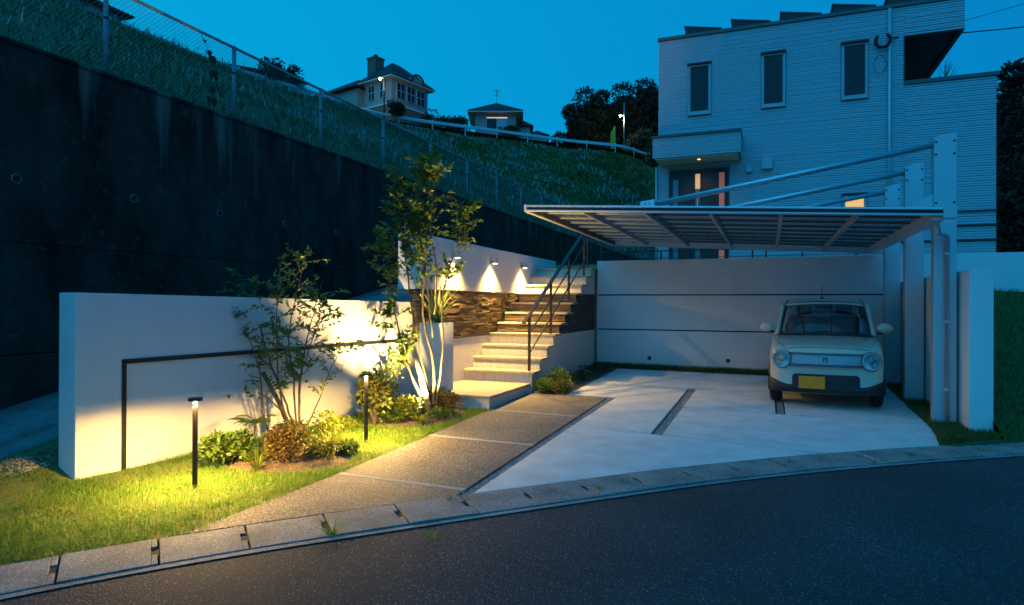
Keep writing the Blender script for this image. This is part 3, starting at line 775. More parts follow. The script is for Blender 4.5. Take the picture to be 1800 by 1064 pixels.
# white upper part, white foot, dark core of the band
MB().box(-4.985, XL, 8.06, 14.4, 1.615, 2.405).build('upper_wall', M['plaster'], lampw, world=True, bevel=.006)
MB().box(-4.86, XL, 8.065, 14.4, -.3, .868).build('wall_foot', M['plaster'], lampw, world=True, bevel=.004)
MB().box(-4.82, XL - .034, 8.10, 14.4, .869, 1.614).build('band_core', M['grout_and_shade'], lampw, world=True)
MB().box(-4.87, XL + .012, 8.05, 14.4, .852, .8795).build('ledge_strip', M['black'], lampw, world=True, bevel=.002)
pieces = []
rows = 31; rh = (1.612 - .881) / rows
for r_ in range(rows):
    z = .881 + rh * r_; y = 8.07 + rnd.uniform(-.1, 0)
    while y < 13.2:
        L_ = rnd.choice((.14, .22, .22, .32, .32, .46)); d = rnd.choice((.006, .006, .006, .014, .014, .026)); q = rnd.choice((0, 0, 0, 1, 1, 2))
        if y >= 8.07:
            # hidden below a step?
            kk = int((y - Y0) / RUN)
            if not (y > Y0 and z < SZ(min(kk, NT - 1)) - .04): pieces.append((y, z, L_, d, q))
        y += L_
def seen(p): return 8.35 < p[0] < 11.3
vis = sorted([p for p in pieces if seen(p)], key=lambda p: -p[2] / (p[0] ** 2 + 22)); vis_set = vis[:290]
rest = [p for p in pieces if p not in set(vis_set)]
XB = XL - .034
for (y, z, L_, d, q) in vis_set:
    o = bpy.data.objects.new('stone_strip', SM[(L_, d, q)]); COL.objects.link(o); o.rotation_euler = (0, 0, R(90))
    adopt(o, lampw); o.location = (XB + .0 - lampw.location.x + 0, y - 8.06, z)
    o.location.x = XB + d - lampw.location.x     # local +y maps to -x
    WM[o.name] = Matrix.Identity(4)
a = MB()
for (y, z, L_, d, q) in rest:
    a.cur = q; a.box(XB - .002, XB + d, y, y + L_ - .0015, z, z + .0225)
a.build('stone_strips_rest', [M['tile'], M['tile2'], M['tile3']], lampw, world=True, kind='stuff')
# end face of the band, towards the road
a = MB()
for r_ in range(rows):
    z = .881 + rh * r_; a.cur = rnd.choice((0, 1, 2)); x = -4.745; 
    while x < XL - .002:
        L_ = min(rnd.choice((.05, .08, .12)), XL - x); a.box(x, x + L_ - .0015, 8.10 - rnd.choice((.014, .022, .034)), 8.10, z, z + .0225); a.cur = rnd.choice((0, 1, 2)); x += L_
a.build('end_strips', [M['tile'], M['tile2'], M['tile3']], lampw, world=True, kind='stuff')
# the same stone on the risers and on the side of the stairs
a = MB()
for r_ in range(rows):
    z = .881 + rh * r_
    for k in TILE_RISER:
        if SZ(k - 1) <= z + .001 and z + .0225 < SZ(k) - .036:
            x = XL + .004
            while x < XR - .02:
                L_ = min(rnd.choice((.16, .22, .3)), XR - .004 - x); a.cur = rnd.choice((0, 0, 1, 2)); d = rnd.choice((.004, .008, .012)); a.box(x, x + L_ - .0015, SY(k) + .036 - d, SY(k) + .037, z, z + .0225); x += L_
    ys = None
    for k in range(NT):
        if SZ(k) - .04 > z + .022: ys = SY(k) + .036; break
    y = ys
    while y < 13.38:
        L_ = min(rnd.choice((.16, .22, .3)), 13.395 - y); a.cur = rnd.choice((0, 1, 1, 1)); d = rnd.choice((.002, .008, .014)); a.box(XR - .013, XR - .012 + d, y, y + L_ - .0015, z, z + .0225); y += L_
a.build('stone_band', [M['tile'], M['tile2'], M['tile3']], stair, world=True, kind='stuff')

# ------------------------------------------------------------------ handrail
hr = thing('stair_handrail', 'dark metal handrail with two lower bars climbing the right of the stairs', 'handrail', (-3.5, 9.52, .35))
HX = -3.50; SL = RISE / RUN
def rz(y, off=0): return 1.22 + SL * (y - 9.52) + off
for y in (9.55, 10.63, 11.70, 12.78):
    k = max(0, min(NT - 1, int((y - Y0) / RUN))); z = SZ(k)
    MB().box(HX - .019, HX + .019, y - .019, y + .019, z, rz(y) - .005).build('rail_post', M['bronze'], hr, world=True, bevel=.002)
def bar(y0, y1, off, hw, hh):
    a = MB(); a.add([(HX + sx * hw, y, rz(y, off) + sz * hh) for y in (y0, y1) for sx, sz in ((-1, -1), (1, -1), (1, 1), (-1, 1))],
                    [(0, 1, 2, 3), (7, 6, 5, 4), (0, 4, 5, 1), (1, 5, 6, 2), (2, 6, 7, 3), (3, 7, 4, 0)]); return a
bar(9.30, 13.0, .0, .032, .012).build('hand_bar', M['bronze'], hr, world=True, bevel=.003)
bar(9.56, 12.98, -.30, .009, .014).build('lower_bar', M['bronze'], hr, world=True)
bar(9.56, 12.98, -.61, .009, .014).build('lower_bar', M['bronze'], hr, world=True)
# platform railing at the top, then along the terrace edge
tr = thing('terrace_railing', 'thin dark railing on the terrace edge behind the white rear wall', 'railing', (-3.4, 14.2, 2.13))
for y in (13.05, 14.2): MB().box(-3.5 - .015, -3.5 + .015, y - .015, y + .015, 2.16, 3.06 if y < 14 else 2.9).build('rail_post', M['bronze'], tr, world=True)
MB().tube([(-3.5, 13.05, 3.0), (-3.5, 14.2, 2.9)], .014, 6).build('rail_bar', M['bronze'], tr, world=True)
for x in (-2.16, -1.2, -.3, -.04, .64, 1.6): MB().box(x - .015, x + .015, 14.185, 14.215, 2.13, 2.57).build('rail_post', M['black'], tr, world=True)
MB().tube([(-3.5, 14.2, 2.57), (2.2, 14.2, 2.57)], .012, 6).build('rail_bar', M['black'], tr, world=True)
MB().tube([(-3.5, 14.2, 2.42), (2.2, 14.2, 2.42)], .006, 6).build('rail_bar', M['black'], tr, world=True)

# ------------------------------------------------------------------ carport
cp = thing('carport', 'silver cantilever carport with smoked roof panels hung from three tall posts', 'carport', (2.0, 10, 0))
CX0, CX1, CY0, CY1 = -3.12, 1.78, 8.30, 13.47
def cz(x): return 2.68 + (2.39 - 2.68) * (x - CX0) / (CX1 - CX0)      # underside falls to the posts
def beam(x0, x1, y0, y1, dz0, dz1):
    a = MB(); vs = []
    for z_, in ((dz0,), (dz1,)):
        for x, y in ((x0, y0), (x1, y0), (x1, y1), (x0, y1)): vs.append((x, y, cz(x) + z_))
    return a.add(vs, [(0, 3, 2, 1), (4, 5, 6, 7), (0, 1, 5, 4), (1, 2, 6, 5), (2, 3, 7, 6), (3, 0, 4, 7)])
beam(CX0, CX1 + .10, CY0 - .012, CY0 + .05, 0, .022).build('fascia', M['alu2'], cp, world=True, bevel=.003)
beam(CX0 + .03, CX1 - .02, CY0 + .002, CY0 + .05, .023, .062).build('fascia_gasket', M['black'], cp, world=True)
beam(CX0, CX1 + .10, CY0 - .012, CY0 + .05, .063, .088).build('fascia', M['alu'], cp, world=True, bevel=.003)
beam(CX0 - .004, CX0 + .035, CY0 - .016, CY0 + .06, -.004, .094).build('corner_cap', M['alu2'], cp, world=True, bevel=.004)
beam(CX1 + .0, CX1 + .13, CY0 - .02, CY0 + .09, -.03, .10).build('corner_cap', M['alu2'], cp, world=True, bevel=.006)
beam(CX0, CX1 + .05, CY1 - .10, CY1, -.03, .09).build('rear_beam', M['alu2'], cp, world=True, bevel=.003)
beam(CX0, CX0 + .07, CY0 + .052, CY1 - .102, -.012, .09).build('side_beam', M['alu2'], cp, world=True, bevel=.003)
beam(CX0 + .10, CX0 + .135, CY0 + .06, CY1 - .11, -.02, .05).build('side_trim', M['bronze'], cp, world=True)
beam(CX1 - .10, CX1 + .02, CY0 + .052, CY1 - .102, -.05, .10).build('gutter_beam', M['alu2'], cp, world=True, bevel=.004)
NR = 6
for k in range(1, NR):
    x = CX0 + (CX1 - CX0) * k / NR
    beam(x - .02, x + .02, CY0 + .052, CY1 - .102, -.012, .055).build('rafter', M['bronze'] if False else M['galv'], cp, world=True, bevel=.002)
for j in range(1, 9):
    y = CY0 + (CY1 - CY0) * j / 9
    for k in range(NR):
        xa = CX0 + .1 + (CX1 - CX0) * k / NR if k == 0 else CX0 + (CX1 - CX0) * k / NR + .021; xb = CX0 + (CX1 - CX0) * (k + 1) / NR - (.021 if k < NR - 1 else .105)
        beam(xa, xb, y - .009, y + .009, .040, .055).build('purlin', M['bronze'] if k > 1 else M['alu2'], cp, world=True)  # left bays pale as if lit, others dark: light put into the purlin colours
for k in range(NR):
    xa = CX0 + (CX1 - CX0) * k / NR + .004; xb = CX0 + (CX1 - CX0) * (k + 1) / NR - .004
    beam(xa, xb, CY0 + .055, CY1 - .105, .057, .061).build('roof_panel', M['poly'], cp, world=True)
PY = (9.02, 10.75, 12.50)
for i, y in enumerate(PY):
    beam(-2.95, 1.82, y - .045, y + .045, .094, .150).build('cross_beam', M['alu'], cp, world=True, bevel=.006)
    p = MB(); p.add([(1.84, y - .0, -.25), (2.075, y, -.25), (2.075, y + .15, -.25), (1.84, y + .15, -.25), (1.84, y, 3.415), (2.075, y, 3.465), (2.075, y + .15, 3.465), (1.84, y + .15, 3.415)],
                    [(0, 3, 2, 1), (4, 5, 6, 7), (0, 1, 5, 4), (1, 2, 6, 5), (2, 3, 7, 6), (3, 0, 4, 7)])
    po = p.build('carport_post', M['alu2'], cp, world=True, bevel=.005)
    # cover plate, a hair proud, leaving a seam on the left
    q = MB(); q.add([(1.885, y - .006, -.25), (2.070, y - .006, -.25), (2.070, y + .001, -.25), (1.885, y + .001, -.25), (1.885, y - .006, 3.418), (2.070, y - .006, 3.458), (2.070, y + .001, 3.458), (1.885, y + .001, 3.418)],
                    [(0, 3, 2, 1), (4, 5, 6, 7), (0, 1, 5, 4), (1, 2, 6, 5), (2, 3, 7, 6), (3, 0, 4, 7)])
    q.build('cover_plate', M['alu2'], po, world=True, bevel=.002)
    for x in (1.862, 2.045):
        for z in (3.36, 3.21, 2.63, 2.50):
            b = MB(); b.lathe([(.013, 0), (.013, .006), (.009, .009)], 8, Matrix.Translation((x, y - (.0 if x < 1.9 else .006), z)) @ Matrix.Rotation(R(90), 4, 'X'))
            b.build('bolt', M['black'], po, world=True)
    rod = MB(); rod.tube([(-1.50, y + .02, cz(-1.5) + .205), (1.84, y + .05, 3.335)], .038, 14)
    rod.build('tie_rod', M['alu'], cp, world=True, smooth=True)
    br = MB(); br.add([(-1.66, y - .035, cz(-1.66) + .15), (-1.46, y - .035, cz(-1.46) + .15), (-1.46, y + .055, cz(-1.46) + .15), (-1.66, y + .055, cz(-1.66) + .15),
                       (-1.66, y - .035, cz(-1.6) + .245), (-1.46, y - .035, cz(-1.6) + .270), (-1.46, y + .055, cz(-1.6) + .270), (-1.66, y + .055, cz(-1.6) + .245)],
                      [(0, 3, 2, 1), (4, 5, 6, 7), (0, 1, 5, 4), (1, 2, 6, 5), (2, 3, 7, 6), (3, 0, 4, 7)])
    bo = br.build('rod_bracket', M['alu'], cp, world=True, bevel=.004)
    for x in (-1.59, -1.53): MB().lathe([(.010, 0), (.010, .006)], 8, Matrix.Translation((x, y - .035, cz(-1.6) + .205)) @ Matrix.Rotation(R(90), 4, 'X')).build('bolt', M['black'], bo, world=True)
    gs = MB(); gs.prism([(1.48, 0), (1.838, 0), (1.838, .20)], 0, .012, Matrix(((1, 0, 0, 0), (0, 0, 1, y + .03), (0, 1, 0, cz(1.6) + .145), (0, 0, 0, 1))))
    gs.build('gusset', M['alu2'], cp, world=True)
MB().tube([(1.80, 8.62, 2.38), (1.80, 8.62, 2.26), (1.815, 8.66, 2.235), (1.95, 8.93, 2.225), (1.965, 8.955, 2.21), (1.965, 8.955, -.06)], .026, 10).build('downpipe', M['alu2'], cp, world=True, smooth=True)
for z in (2.0, 1.2, .4): MB().lathe([(.031, 0), (.031, .03)], 10, Matrix.Translation((1.965, 8.955, z))).build('pipe_clip', M['alu2'], cp, world=True)

# ------------------------------------------------------------------ main house
HY = 18.5
ho = thing('main_house', 'flat roofed two storey house with pale ribbed siding and solar panels on top', 'house', (0.75, HY, 2.2))
MB().box(-2.88, 3.13, HY + .03, 27, 1.8, 8.88).build('house_core', M['sidebase'], ho, world=True)
MB().box(3.131, 5.03, HY + .03, 27, 1.8, 6.88).build('house_core', M['sidebase'], ho, world=True)
# siding courses: every course a row of boards of uneven length and depth
def siding(x0, x1, z0, z1, yf, holes=(), course=.0605):
    a = MB(); z = z0; r_ = random.Random(3)
    n = max(1, round((z1 - z0) / course)); h = (z1 - z0) / n
    for i in range(n):
        z = z0 + h * i; dc = r_.choice((0, .002, .005))
        x = x0 - r_.uniform(0, .4)
        grp = i // 8
        while x < x1:
            L_ = .455 if i % 4 else .455
            L_ = r_.choice((.91, 1.36, 1.82)); xa, xb = max(x, x0), min(x + L_, x1)
            x += L_
            if xb - xa < .02: continue
            segs = [(xa, xb)]
            for hx0, hx1, hz0, hz1 in holes:
                if z + h > hz0 and z < hz1:
                    ns = []
                    for s, e in segs:
                        if e <= hx0 or s >= hx1: ns.append((s, e)); continue
                        if s < hx0: ns.append((s, hx0))
                        if e > hx1: ns.append((hx1, e))
                    segs = ns
            d = dc + r_.choice((.0, .0015)) + (.005 if i % 2 else 0)
            gp = .009 if i % 2 == 0 else .014
            for s, e in segs:
                if e - s > .01:
                    b = len(a.v); yb = yf + .034
                    za, zb = z + gp * .5, z + h - gp * .5
                    a.v += [(s, yb, za), (e - .003, yb, za), (e - .003, yb, zb), (s, yb, zb), (s, yf + .02 - d, za + .004), (e - .003, yf + .02 - d, za + .004), (e - .003, yf + .02 - d - .0, zb), (s, yf + .02 - d, zb)]
                    fs = [(4, 5, 6, 7), (0, 1, 5, 4), (2, 3, 7, 6), (0, 4, 7, 3), (1, 2, 6, 5)]
                    a.f += [tuple(q + b for q in f) for f in fs]; a.mi += [0] * 5
    return a
W2 = [(-2.10, -1.47, 6.66, 8.12), (-.20, .43, 6.66, 8.16), (1.72, 2.36, 6.66, 8.16), (1.74, 2.34, 2.95, 4.27), (-2.62, -.98, 2.3, 5.20)]
siding(-2.90, 3.14, 1.8, 8.86, HY, W2).build('siding', M['siding'], ho, world=True, kind='stuff')
siding(3.142, 4.42, 8.13, 8.86, HY).build('siding', M['siding'], ho, world=True, kind='stuff')
siding(3.142, 5.05, 1.8, 6.90, HY).build('siding', M['siding'], ho, world=True, kind='stuff')
# left flank (in profile only)
MB().box(-2.905, -2.88, HY + .01, 27, 1.8, 8.86).build('flank_wall', M['siding'], ho, world=True)
# balcony roof, soffit and parapets
rb = MB().box(3.14, 4.40, HY + .035, 24.5, 8.22, 8.86).build('balcony_roof', M['siding'], ho, world=True)
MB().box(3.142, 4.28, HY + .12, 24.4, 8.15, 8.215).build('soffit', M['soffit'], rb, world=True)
MB().box(4.282, 4.41, HY + .036, 24.5, 8.10, 8.218).build('soffit_edge', M['black'], rb, world=True)
MB().box(3.142, 4.28, HY + .036, HY + .119, 8.12, 8.218).build('soffit_edge', M['black'], rb, world=True)
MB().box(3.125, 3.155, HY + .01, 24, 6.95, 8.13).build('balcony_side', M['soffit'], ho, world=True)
MB().box(-2.93, 4.44, HY - .03, HY + .12, 8.87, 8.96).build('roof_coping', M['trim'], ho, world=True, bevel=.005)
MB().box(4.34, 4.44, HY + .122, 24.6, 8.87, 8.96).build('roof_coping', M['trim'], ho, world=True)
MB().box(3.142, 5.08, HY - .03, HY + .12, 6.905, 7.0).build('parapet_coping', M['trim'], ho, world=True, bevel=.005)
MB().box(4.96, 5.08, HY + .122, 24.6, 6.905, 7.0).build('parapet_coping', M['trim'], ho, world=True)
for i in range(5):
    x = -2.26 + 1.27 * i
    a = MB(); zt = 9.40
    prof = [(x, zt - .04), (x, zt), (x + 1.04, zt - .20), (x + 1.04, zt - .235)]
    a.prism([(p[0], p[1]) for p in prof], 0, 6.0, Matrix(((1, 0, 0, 0), (0, 0, 1, HY + .45), (0, 1, 0, 0), (0, 0, 0, 1))))
    p_ = a.build('solar_panel', M['panel'], ho, world=True)
    b = MB(); b.prism([(x + .02, 8.95), (x + .04, zt - .04), (x + 1.0, zt - .235), (x + 1.0, 8.95)], 0, .03, Matrix(((1, 0, 0, 0), (0, 0, 1, HY + .47), (0, 1, 0, 0), (0, 0, 0, 1))))
    b.build('panel_bracket', M['black'], p_, world=True)
# windows
def window(x0, x1, z0, z1, glass, y=HY, par=ho):
    fw = .045
    a = MB(); a.box(x0, x0 + fw, y - .035, y + .05, z0, z1); a.box(x1 - fw, x1, y - .035, y + .05, z0, z1); a.box(x0 + fw, x1 - fw, y - .034, y + .05, z0, z0 + .075); a.box(x0 + fw, x1 - fw, y - .034, y + .05, z1 - fw, z1)
    o = a.build('window_frame', M['frame'], par, world=True, bevel=.004)
    MB().box(x0 + fw + .001, x1 - fw - .001, y + .005, y + .015, z0 + .076, z1 - fw - .001).build('pane', glass, o, world=True)
    a = MB(); a.box(x0 + fw + .001, x0 + fw + .02, y - .012, y + .016, z0 + .076, z1 - fw); a.box(x1 - fw - .02, x1 - fw - .001, y - .012, y + .016, z0 + .076, z1 - fw)
    a.build('sash', M['frame'], o, world=True)
    MB().box(x0 - .02, x1 + .02, y - .10, y + .02, z1 + .002, z1 + .045).build('head_cap', M['black'], o, world=True, bevel=.004)
    MB().box(x0 - .01, x1 + .01, y - .05, y - .0, z0 - .03, z0 - .002).build('sill', M['frame'], o, world=True, bevel=.003)
window(-2.09, -1.48, 6.70, 8.06, M['darkglass']); window(-.18, .41, 6.70, 8.10, M['darkglass']); window(1.74, 2.34, 6.70, 8.09, M['darkglass'])
window(1.77, 2.32, 3.0, 4.22, M['glow2'])
# canopy over the door
ca = MB().box(-2.90, -.69, 17.64, HY - .001, 5.38, 5.90).build('porch_canopy', M['sidebase'], ho, world=True)
siding(-2.92, -.67, 5.36, 5.90, 17.60).build('canopy_siding', M['siding'], ca, world=True, kind='stuff')
MB().box(-.69, -.668, 17.62, HY, 5.36, 5.90).build('canopy_side', M['siding'], ca, world=True)
MB().box(-2.95, -.645, 17.57, HY, 5.902, 5.955).build('canopy_coping', M['trim'], ca, world=True, bevel=.004)
MB().box(-2.86, -.74, 17.68, HY - .002, 5.33, 5.378).build('canopy_soffit', M['plaster2'], ca, world=True)
dlt = MB().lathe([(.055, -.012), (.055, 0)], 16, Matrix.Translation((-1.74, 17.95, 5.33))).build('downlight_ring', M['white'], ca, world=True)
MB().lathe([(.040, -.014), (.040, -.0125)], 16, Matrix.Translation((-1.74, 17.95, 5.33))).build('downlight_lens', mat('porch_glow', (.9, .6, .3), emit=(1, .55, .16), estr=7), dlt, world=True)
lamp('porch_light', 'SPOT', (-1.74, 17.95, 5.29), 9, (1, .50, .18), rot=(0, 0, 0), spot_size=R(120), spot_blend=.6, shadow_soft_size=.04)
# entrance door with glazed strips
do = MB().box(-2.59, -1.01, HY - .02, HY + .03, 2.3, 5.165).build('entrance_door', M['black'], ho, world=True)
for x0, x1 in ((-2.29, -1.90), (-1.73, -1.27)): MB().box(x0, x1, HY - .035, HY - .019, 2.4, 5.03).build('door_leaf', M['darkwood'], do, world=True, bevel=.004)
tealg = mat('reflecting_glass', (.10, .16, .19), .25, spec=.8); amber_refl = mat('painted_amber_reflection', (.45, .16, .09), .4, emit=(.8, .22, .12), estr=.22)  # amber strip: warm reflection put in as colour and faint emission
for x0, x1, mm, z1 in ((-2.49, -2.345, tealg, 4.90), (-1.885, -1.755, tealg, 5.03), (-1.255, -1.115, amber_refl, 5.03)):
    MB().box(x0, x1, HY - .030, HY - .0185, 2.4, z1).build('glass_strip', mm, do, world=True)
MB().box(-1.885, -1.755, HY - .034, HY - .0305, 4.62, 5.03).build('strip_top_plate', mat('emissive_strip_top', (.7, .45, .2), emit=(1, .55, .2), estr=.55), do, world=True)  # emissive plate over the top of the centre strip
MB().tube([(-1.82, HY - .08, 3.0), (-1.82, HY - .08, 4.55)], .018, 8).build('pull_handle', M['alu'], do, world=True, smooth=True)
# meter boxes, downpipes, three dark rails on the right
MB().box(-.17, .10, HY - .12, HY, 5.03, 5.33).build('meter_box', M['siding'], ho, world=True, bevel=.01)
MB().box(-.57, -.40, HY - .09, HY, 4.98, 5.16).build('vent_hood', M['siding'], ho, world=True, bevel=.01)
MB().tube([(2.81, HY - .06, 8.84), (2.81, HY - .06, 2.0)], .040, 10).build('rain_pipe', M['alu2'], ho, world=True, smooth=True)
MB().tube([(-2.95, HY - .02, 5.3), (-2.95, HY - .02, 2.0)], .035, 10).build('rain_pipe', M['alu2'], ho, world=True, smooth=True)
for z in (3.69, 3.345, 2.99): MB().box(2.45, 5.07, HY - .03, HY - .004, z - .02, z + .02).build('dark_rail', M['black'], ho, world=True)
# coil of cable and clips where the supply line reaches the wall
cc = MB(); cc.tube([(2.66 + .16 * math.cos(t) * 1.0, HY - .09 - .01 * math.sin(3 * t), 8.05 + .17 * math.sin(t)) for t in [math.pi * (.75 + 1.55 * k / 22) for k in range(23)]], .040, 8)
cc.build('cable_coil', M['rubber'], ho, world=True, smooth=True)
cc = MB()
for s_ in (-1, 1): cc.tube([(2.60 + s_ * (.02 + .13 * math.sin(math.pi * k / 12)), HY - .05, 7.72 - .50 * k / 12) for k in range(13)], .007, 5)
cc.build('cable_loop', M['rubber'], ho, world=True)
# overhead cables
for (p, q, sag, r_, lb) in (((2.80, HY - .12, 8.08), (26, 34, 16.0), 1.0, .016, 'thick black service cable running from the house wall to the right'),
                            ((4.9, 26, 10.9), (30, 36, 20.6), .6, .010, 'thin upper cable crossing the sky beside the roof overhang')):
    p = Vector(p); q = Vector(q)
    a = MB(); a.tube([p.lerp(q, k / 24) - Vector((0, 0, sag * 4 * (k / 24) * (1 - k / 24))) for k in range(25)], r_, 6)
    a.build('overhead_cable', M['rubber'], label=lb, cat='cable', smooth=True)

# ------------------------------------------------------------------ houses on the ridge
def at(px, d, z=0):       # bearing in the photograph and distance, as ground coordinates
    a_ = (px - 900) / 1132; return (d * (-math.sin(_T) + a_ * math.cos(_T)), d * (math.cos(_T) + a_ * math.sin(_T)))

def hip(mb, x0, x1, y0, y1, z, h, ov=.6, ridge=None, th=.14):
    """hip roof over a rectangle"""
    x0 -= ov; x1 += ov; y0 -= ov; y1 += ov
    w_, d_ = x1 - x0, y1 - y0; m = min(w_, d_) / 2
    if w_ > d_: r1, r2 = (x0 + m, (y0 + y1) / 2, z + h), (x1 - m, (y0 + y1) / 2, z + h)
    else: r1, r2 = ((x0 + x1) / 2, y0 + m, z + h), ((x0 + x1) / 2, y1 - m, z + h)
    vs = [(x0, y0, z), (x1, y0, z), (x1, y1, z), (x0, y1, z), (x0, y0, z + th), (x1, y0, z + th), (x1, y1, z + th), (x0, y1, z + th), r1, r2]
    if w_ > d_: top = [(4, 5, 9, 8), (5, 6, 9), (6, 7, 8, 9), (7, 4, 8)]
    else: top = [(4, 5, 8), (5, 6, 9, 8), (6, 7, 9), (7, 4, 8, 9)]
    return mb.add(vs, [(0, 3, 2, 1), (0, 1, 5, 4), (1, 2, 6, 5), (2, 3, 7, 6), (3, 0, 4, 7)] + top)
M['cream'] = mat('cream_render', (.36, .34, .30), .85, noise_amt=.12, scale=.8)
M['rooftile'] = mat('dark_roof_tiles', (.022, .022, .026), .8, noise_amt=.4, scale=2, bump=.6, bscale=6, bdist=.05)
M['stonecl'] = mat('stone_cladding', (.20, .16, .12), .85, col2=(.08, .065, .05), scale=2.6, bump=.8, bscale=4, bdist=.06, stretch=(1, 1, 2.4))
M['frames2'] = mat('pale_window_frame', (.6, .6, .56), .6)
# house A: local x along its right-hand face (away), local y along the left-hand face
hA = thing('hillside_house', 'cream two storey house with stone base, arched porch and tall brick chimney on the ridge', 'house', (-41.4, 65.3, 23.0), R(90 - 14.1))
def hp(name, mb, mt, par=hA, **kw): return mb.build(name, mt, par, **kw)
LA, LB = 6.3, 5.0
hp('stone_base', MB().box(0, LA, 0, LB, -2, 2.15), M['stonecl'])
hp('upper_wall', MB().box(.05, LA - .05, .05, LB - .05, 2.15, 5.25), M['cream'])
hp('wall_band', MB().box(-.05, LA + .05, -.05, LB + .05, 2.10, 2.28), M['frames2'])
r = hp('main_roof', hip(MB(), 0, LA, 0, LB, 5.25, 2.9, .6), M['rooftile'])
hp('eaves_board', MB().box(-.62, LA + .62, -.62, LB + .62, 5.12, 5.245), M['frames2'])
def hwin(x, y, z, wd, ht, side, par=hA, glass=None):
    """side 'r': on the local y=0 face; 'l': on the local x=0 face"""
    g = glass or M['darkglass']; e = .06
    if side == 'r': fr = MB().box(x - e, x + wd + e, -.06, .06, z - e, z + ht + e); gl = MB().box(x, x + wd, -.09, -.061, z, z + ht); b1 = MB().box(x, x + wd, -.11, -.091, z + ht * .5 - .03, z + ht * .5 + .03); b1.box(x + wd * .5 - .03, x + wd * .5 + .03, -.11, -.0915, z, z + ht)
    else: fr = MB().box(-.06, .06, y - e, y + wd + e, z - e, z + ht + e); gl = MB().box(-.09, -.061, y, y + wd, z, z + ht); b1 = MB().box(-.11, -.091, y, y + wd, z + ht * .5 - .03, z + ht * .5 + .03); b1.box(-.11, -.0915, y + wd * .5 - .03, y + wd * .5 + .03, z, z + ht)
    o = fr.build('window_frame', M['frames2'], par); gl.build('pane', g, o); b1.build('glazing_bar', M['frames2'], o)
for x in (.9, 2.6, 4.3): hwin(x, 0, 3.0, 1.15, 1.75, 'r')
for y in (.9, 2.9): hwin(0, y, 3.0, .9, 1.75, 'l')
# curved dormer on the right face
a = MB(); n = 12
pts = [(2.7 + 1.0 - 1.0 * math.cos(math.pi * k / n), 5.2 + 1.0 * math.sin(math.pi * k / n)) for k in range(n + 1)]
a.prism(pts, .4, 3.0, Matrix(((1, 0, 0, 0), (0, 0, -1, 2.4), (0, 1, 0, 0), (0, 0, 0, 1)))); hp('arched_gable', a, M['cream'])
a = MB(); a.tube([(p[0] + (p[0] - 3.7) * .08, -.72, p[1] + .1) for p in pts], .12, 6); hp('gable_arch', a, M['rooftile'])
# porch wing on the left
hp('porch_wall', MB().box(-.9, 6, LB, LB + 5.2, -2, 4.6), M['cream'])
hp('porch_roof', hip(MB(), -.9, 6, LB + .2, LB + 7.4, 4.6, 2.7, .7), M['rooftile'])
hp('porch_side', MB().box(-.5, 5.8, LB + 5.21, LB + 7.2, -2, 4.6), M['cream'])
a = MB(); pts = [(LB + 1.4, .6), (LB + 3.8, .6)] + [(LB + 2.6 + 1.2 * math.cos(math.pi * k / 10), 2.3 + 1.2 * math.sin(math.pi * k / 10)) for k in range(11)]
a.prism(pts, 0, .08, Matrix(((0, 0, 1, -.97), (1, 0, 0, 0), (0, 1, 0, 0), (0, 0, 0, 1)))); hp('arch_shade_slab', a, M['soffit'])  # dark slab on the wall stands in for the shaded arch
a = MB(); a.tube([(-1.0, LB + 2.6 + 1.32 * math.cos(math.pi * k / 10), 2.3 + 1.32 * math.sin(math.pi * k / 10)) for k in range(11)], .10, 6); hp('arch_trim', a, M['cream'])
hp('porch_shade_slab', MB().box(-.58, -.5, LB + 5.6, LB + 6.8, .3, 3.0), M['soffit'])  # dark slab in place of the shade within the side opening
ch = hp('chimney', MB().box(1.6, 3.0, 4.5, 6.0, 4.3, 9.0), M['stonecl'])
MB().box(1.5, 3.1, 4.4, 6.1, 9.0, 9.2).build('chimney_cap', M['stonecl'], ch); MB().lathe([(.3, 9.2), (.3, 9.55), (.2, 9.7)], 10, Matrix.Translation((2.3, 5.25, 0))).build('chimney_pot', M['rooftile'], ch)

# house B: low hip roofed bungalow
bB = thing('hillside_bungalow', 'small hip roofed bungalow with lit window and roof aerial beyond the guard rail', 'house', (*at(834, 84), 23.9), R(21))
MB().box(0, 5.3, 0, 5.2, -2, 2.45).build('bungalow_wall', M['cream'], bB)
hip(MB(), 0, 5.3, 0, 5.2, 2.45, 2.1, .95).build('hip_roof', M['rooftile'], bB)
MB().box(-.97, 6.27, -.97, 6.17, 2.33, 2.445).build('eaves_board', M['frames2'], bB)
for x, g in ((1.5, M['darkglass']), (2.85, M['clear'])):
    o = MB().box(x - .08, x + 1.35, -.06, .05, .2, 2.0).build('window_frame', M['frames2'], bB)
    MB().box(x, x + 1.27, -.09, -.061, .28, 1.92).build('pane', M['frame'] if g is M['clear'] else g, o)
MB().box(1.5, 4.2, -.12, -.095, 1.74, 1.84).build('lit_blind', mat('blind_glow', (.8, .6, .4), emit=(1, .5, .22), estr=1.2), bB)
a = MB(); a.tube([(2.7, 2.6, 4.2), (2.7, 2.6, 6.4)], .03, 6)
for z, l_ in ((6.2, .5), (5.9, .35), (5.6, .35)): a.tube([(2.7 - l_, 2.6, z), (2.7 + l_, 2.6, z + .1)], .025, 5)
a.build('roof_aerial', M['black'], bB)
MB().box(5.35, 7.2, 1, 4.5, -2, .9).build('side_wing', M['cream'], bB); hip(MB(), 5.35, 7.2, 1, 4.5, .9, 1.1, .4).build('wing_roof', M['rooftile'], bB)
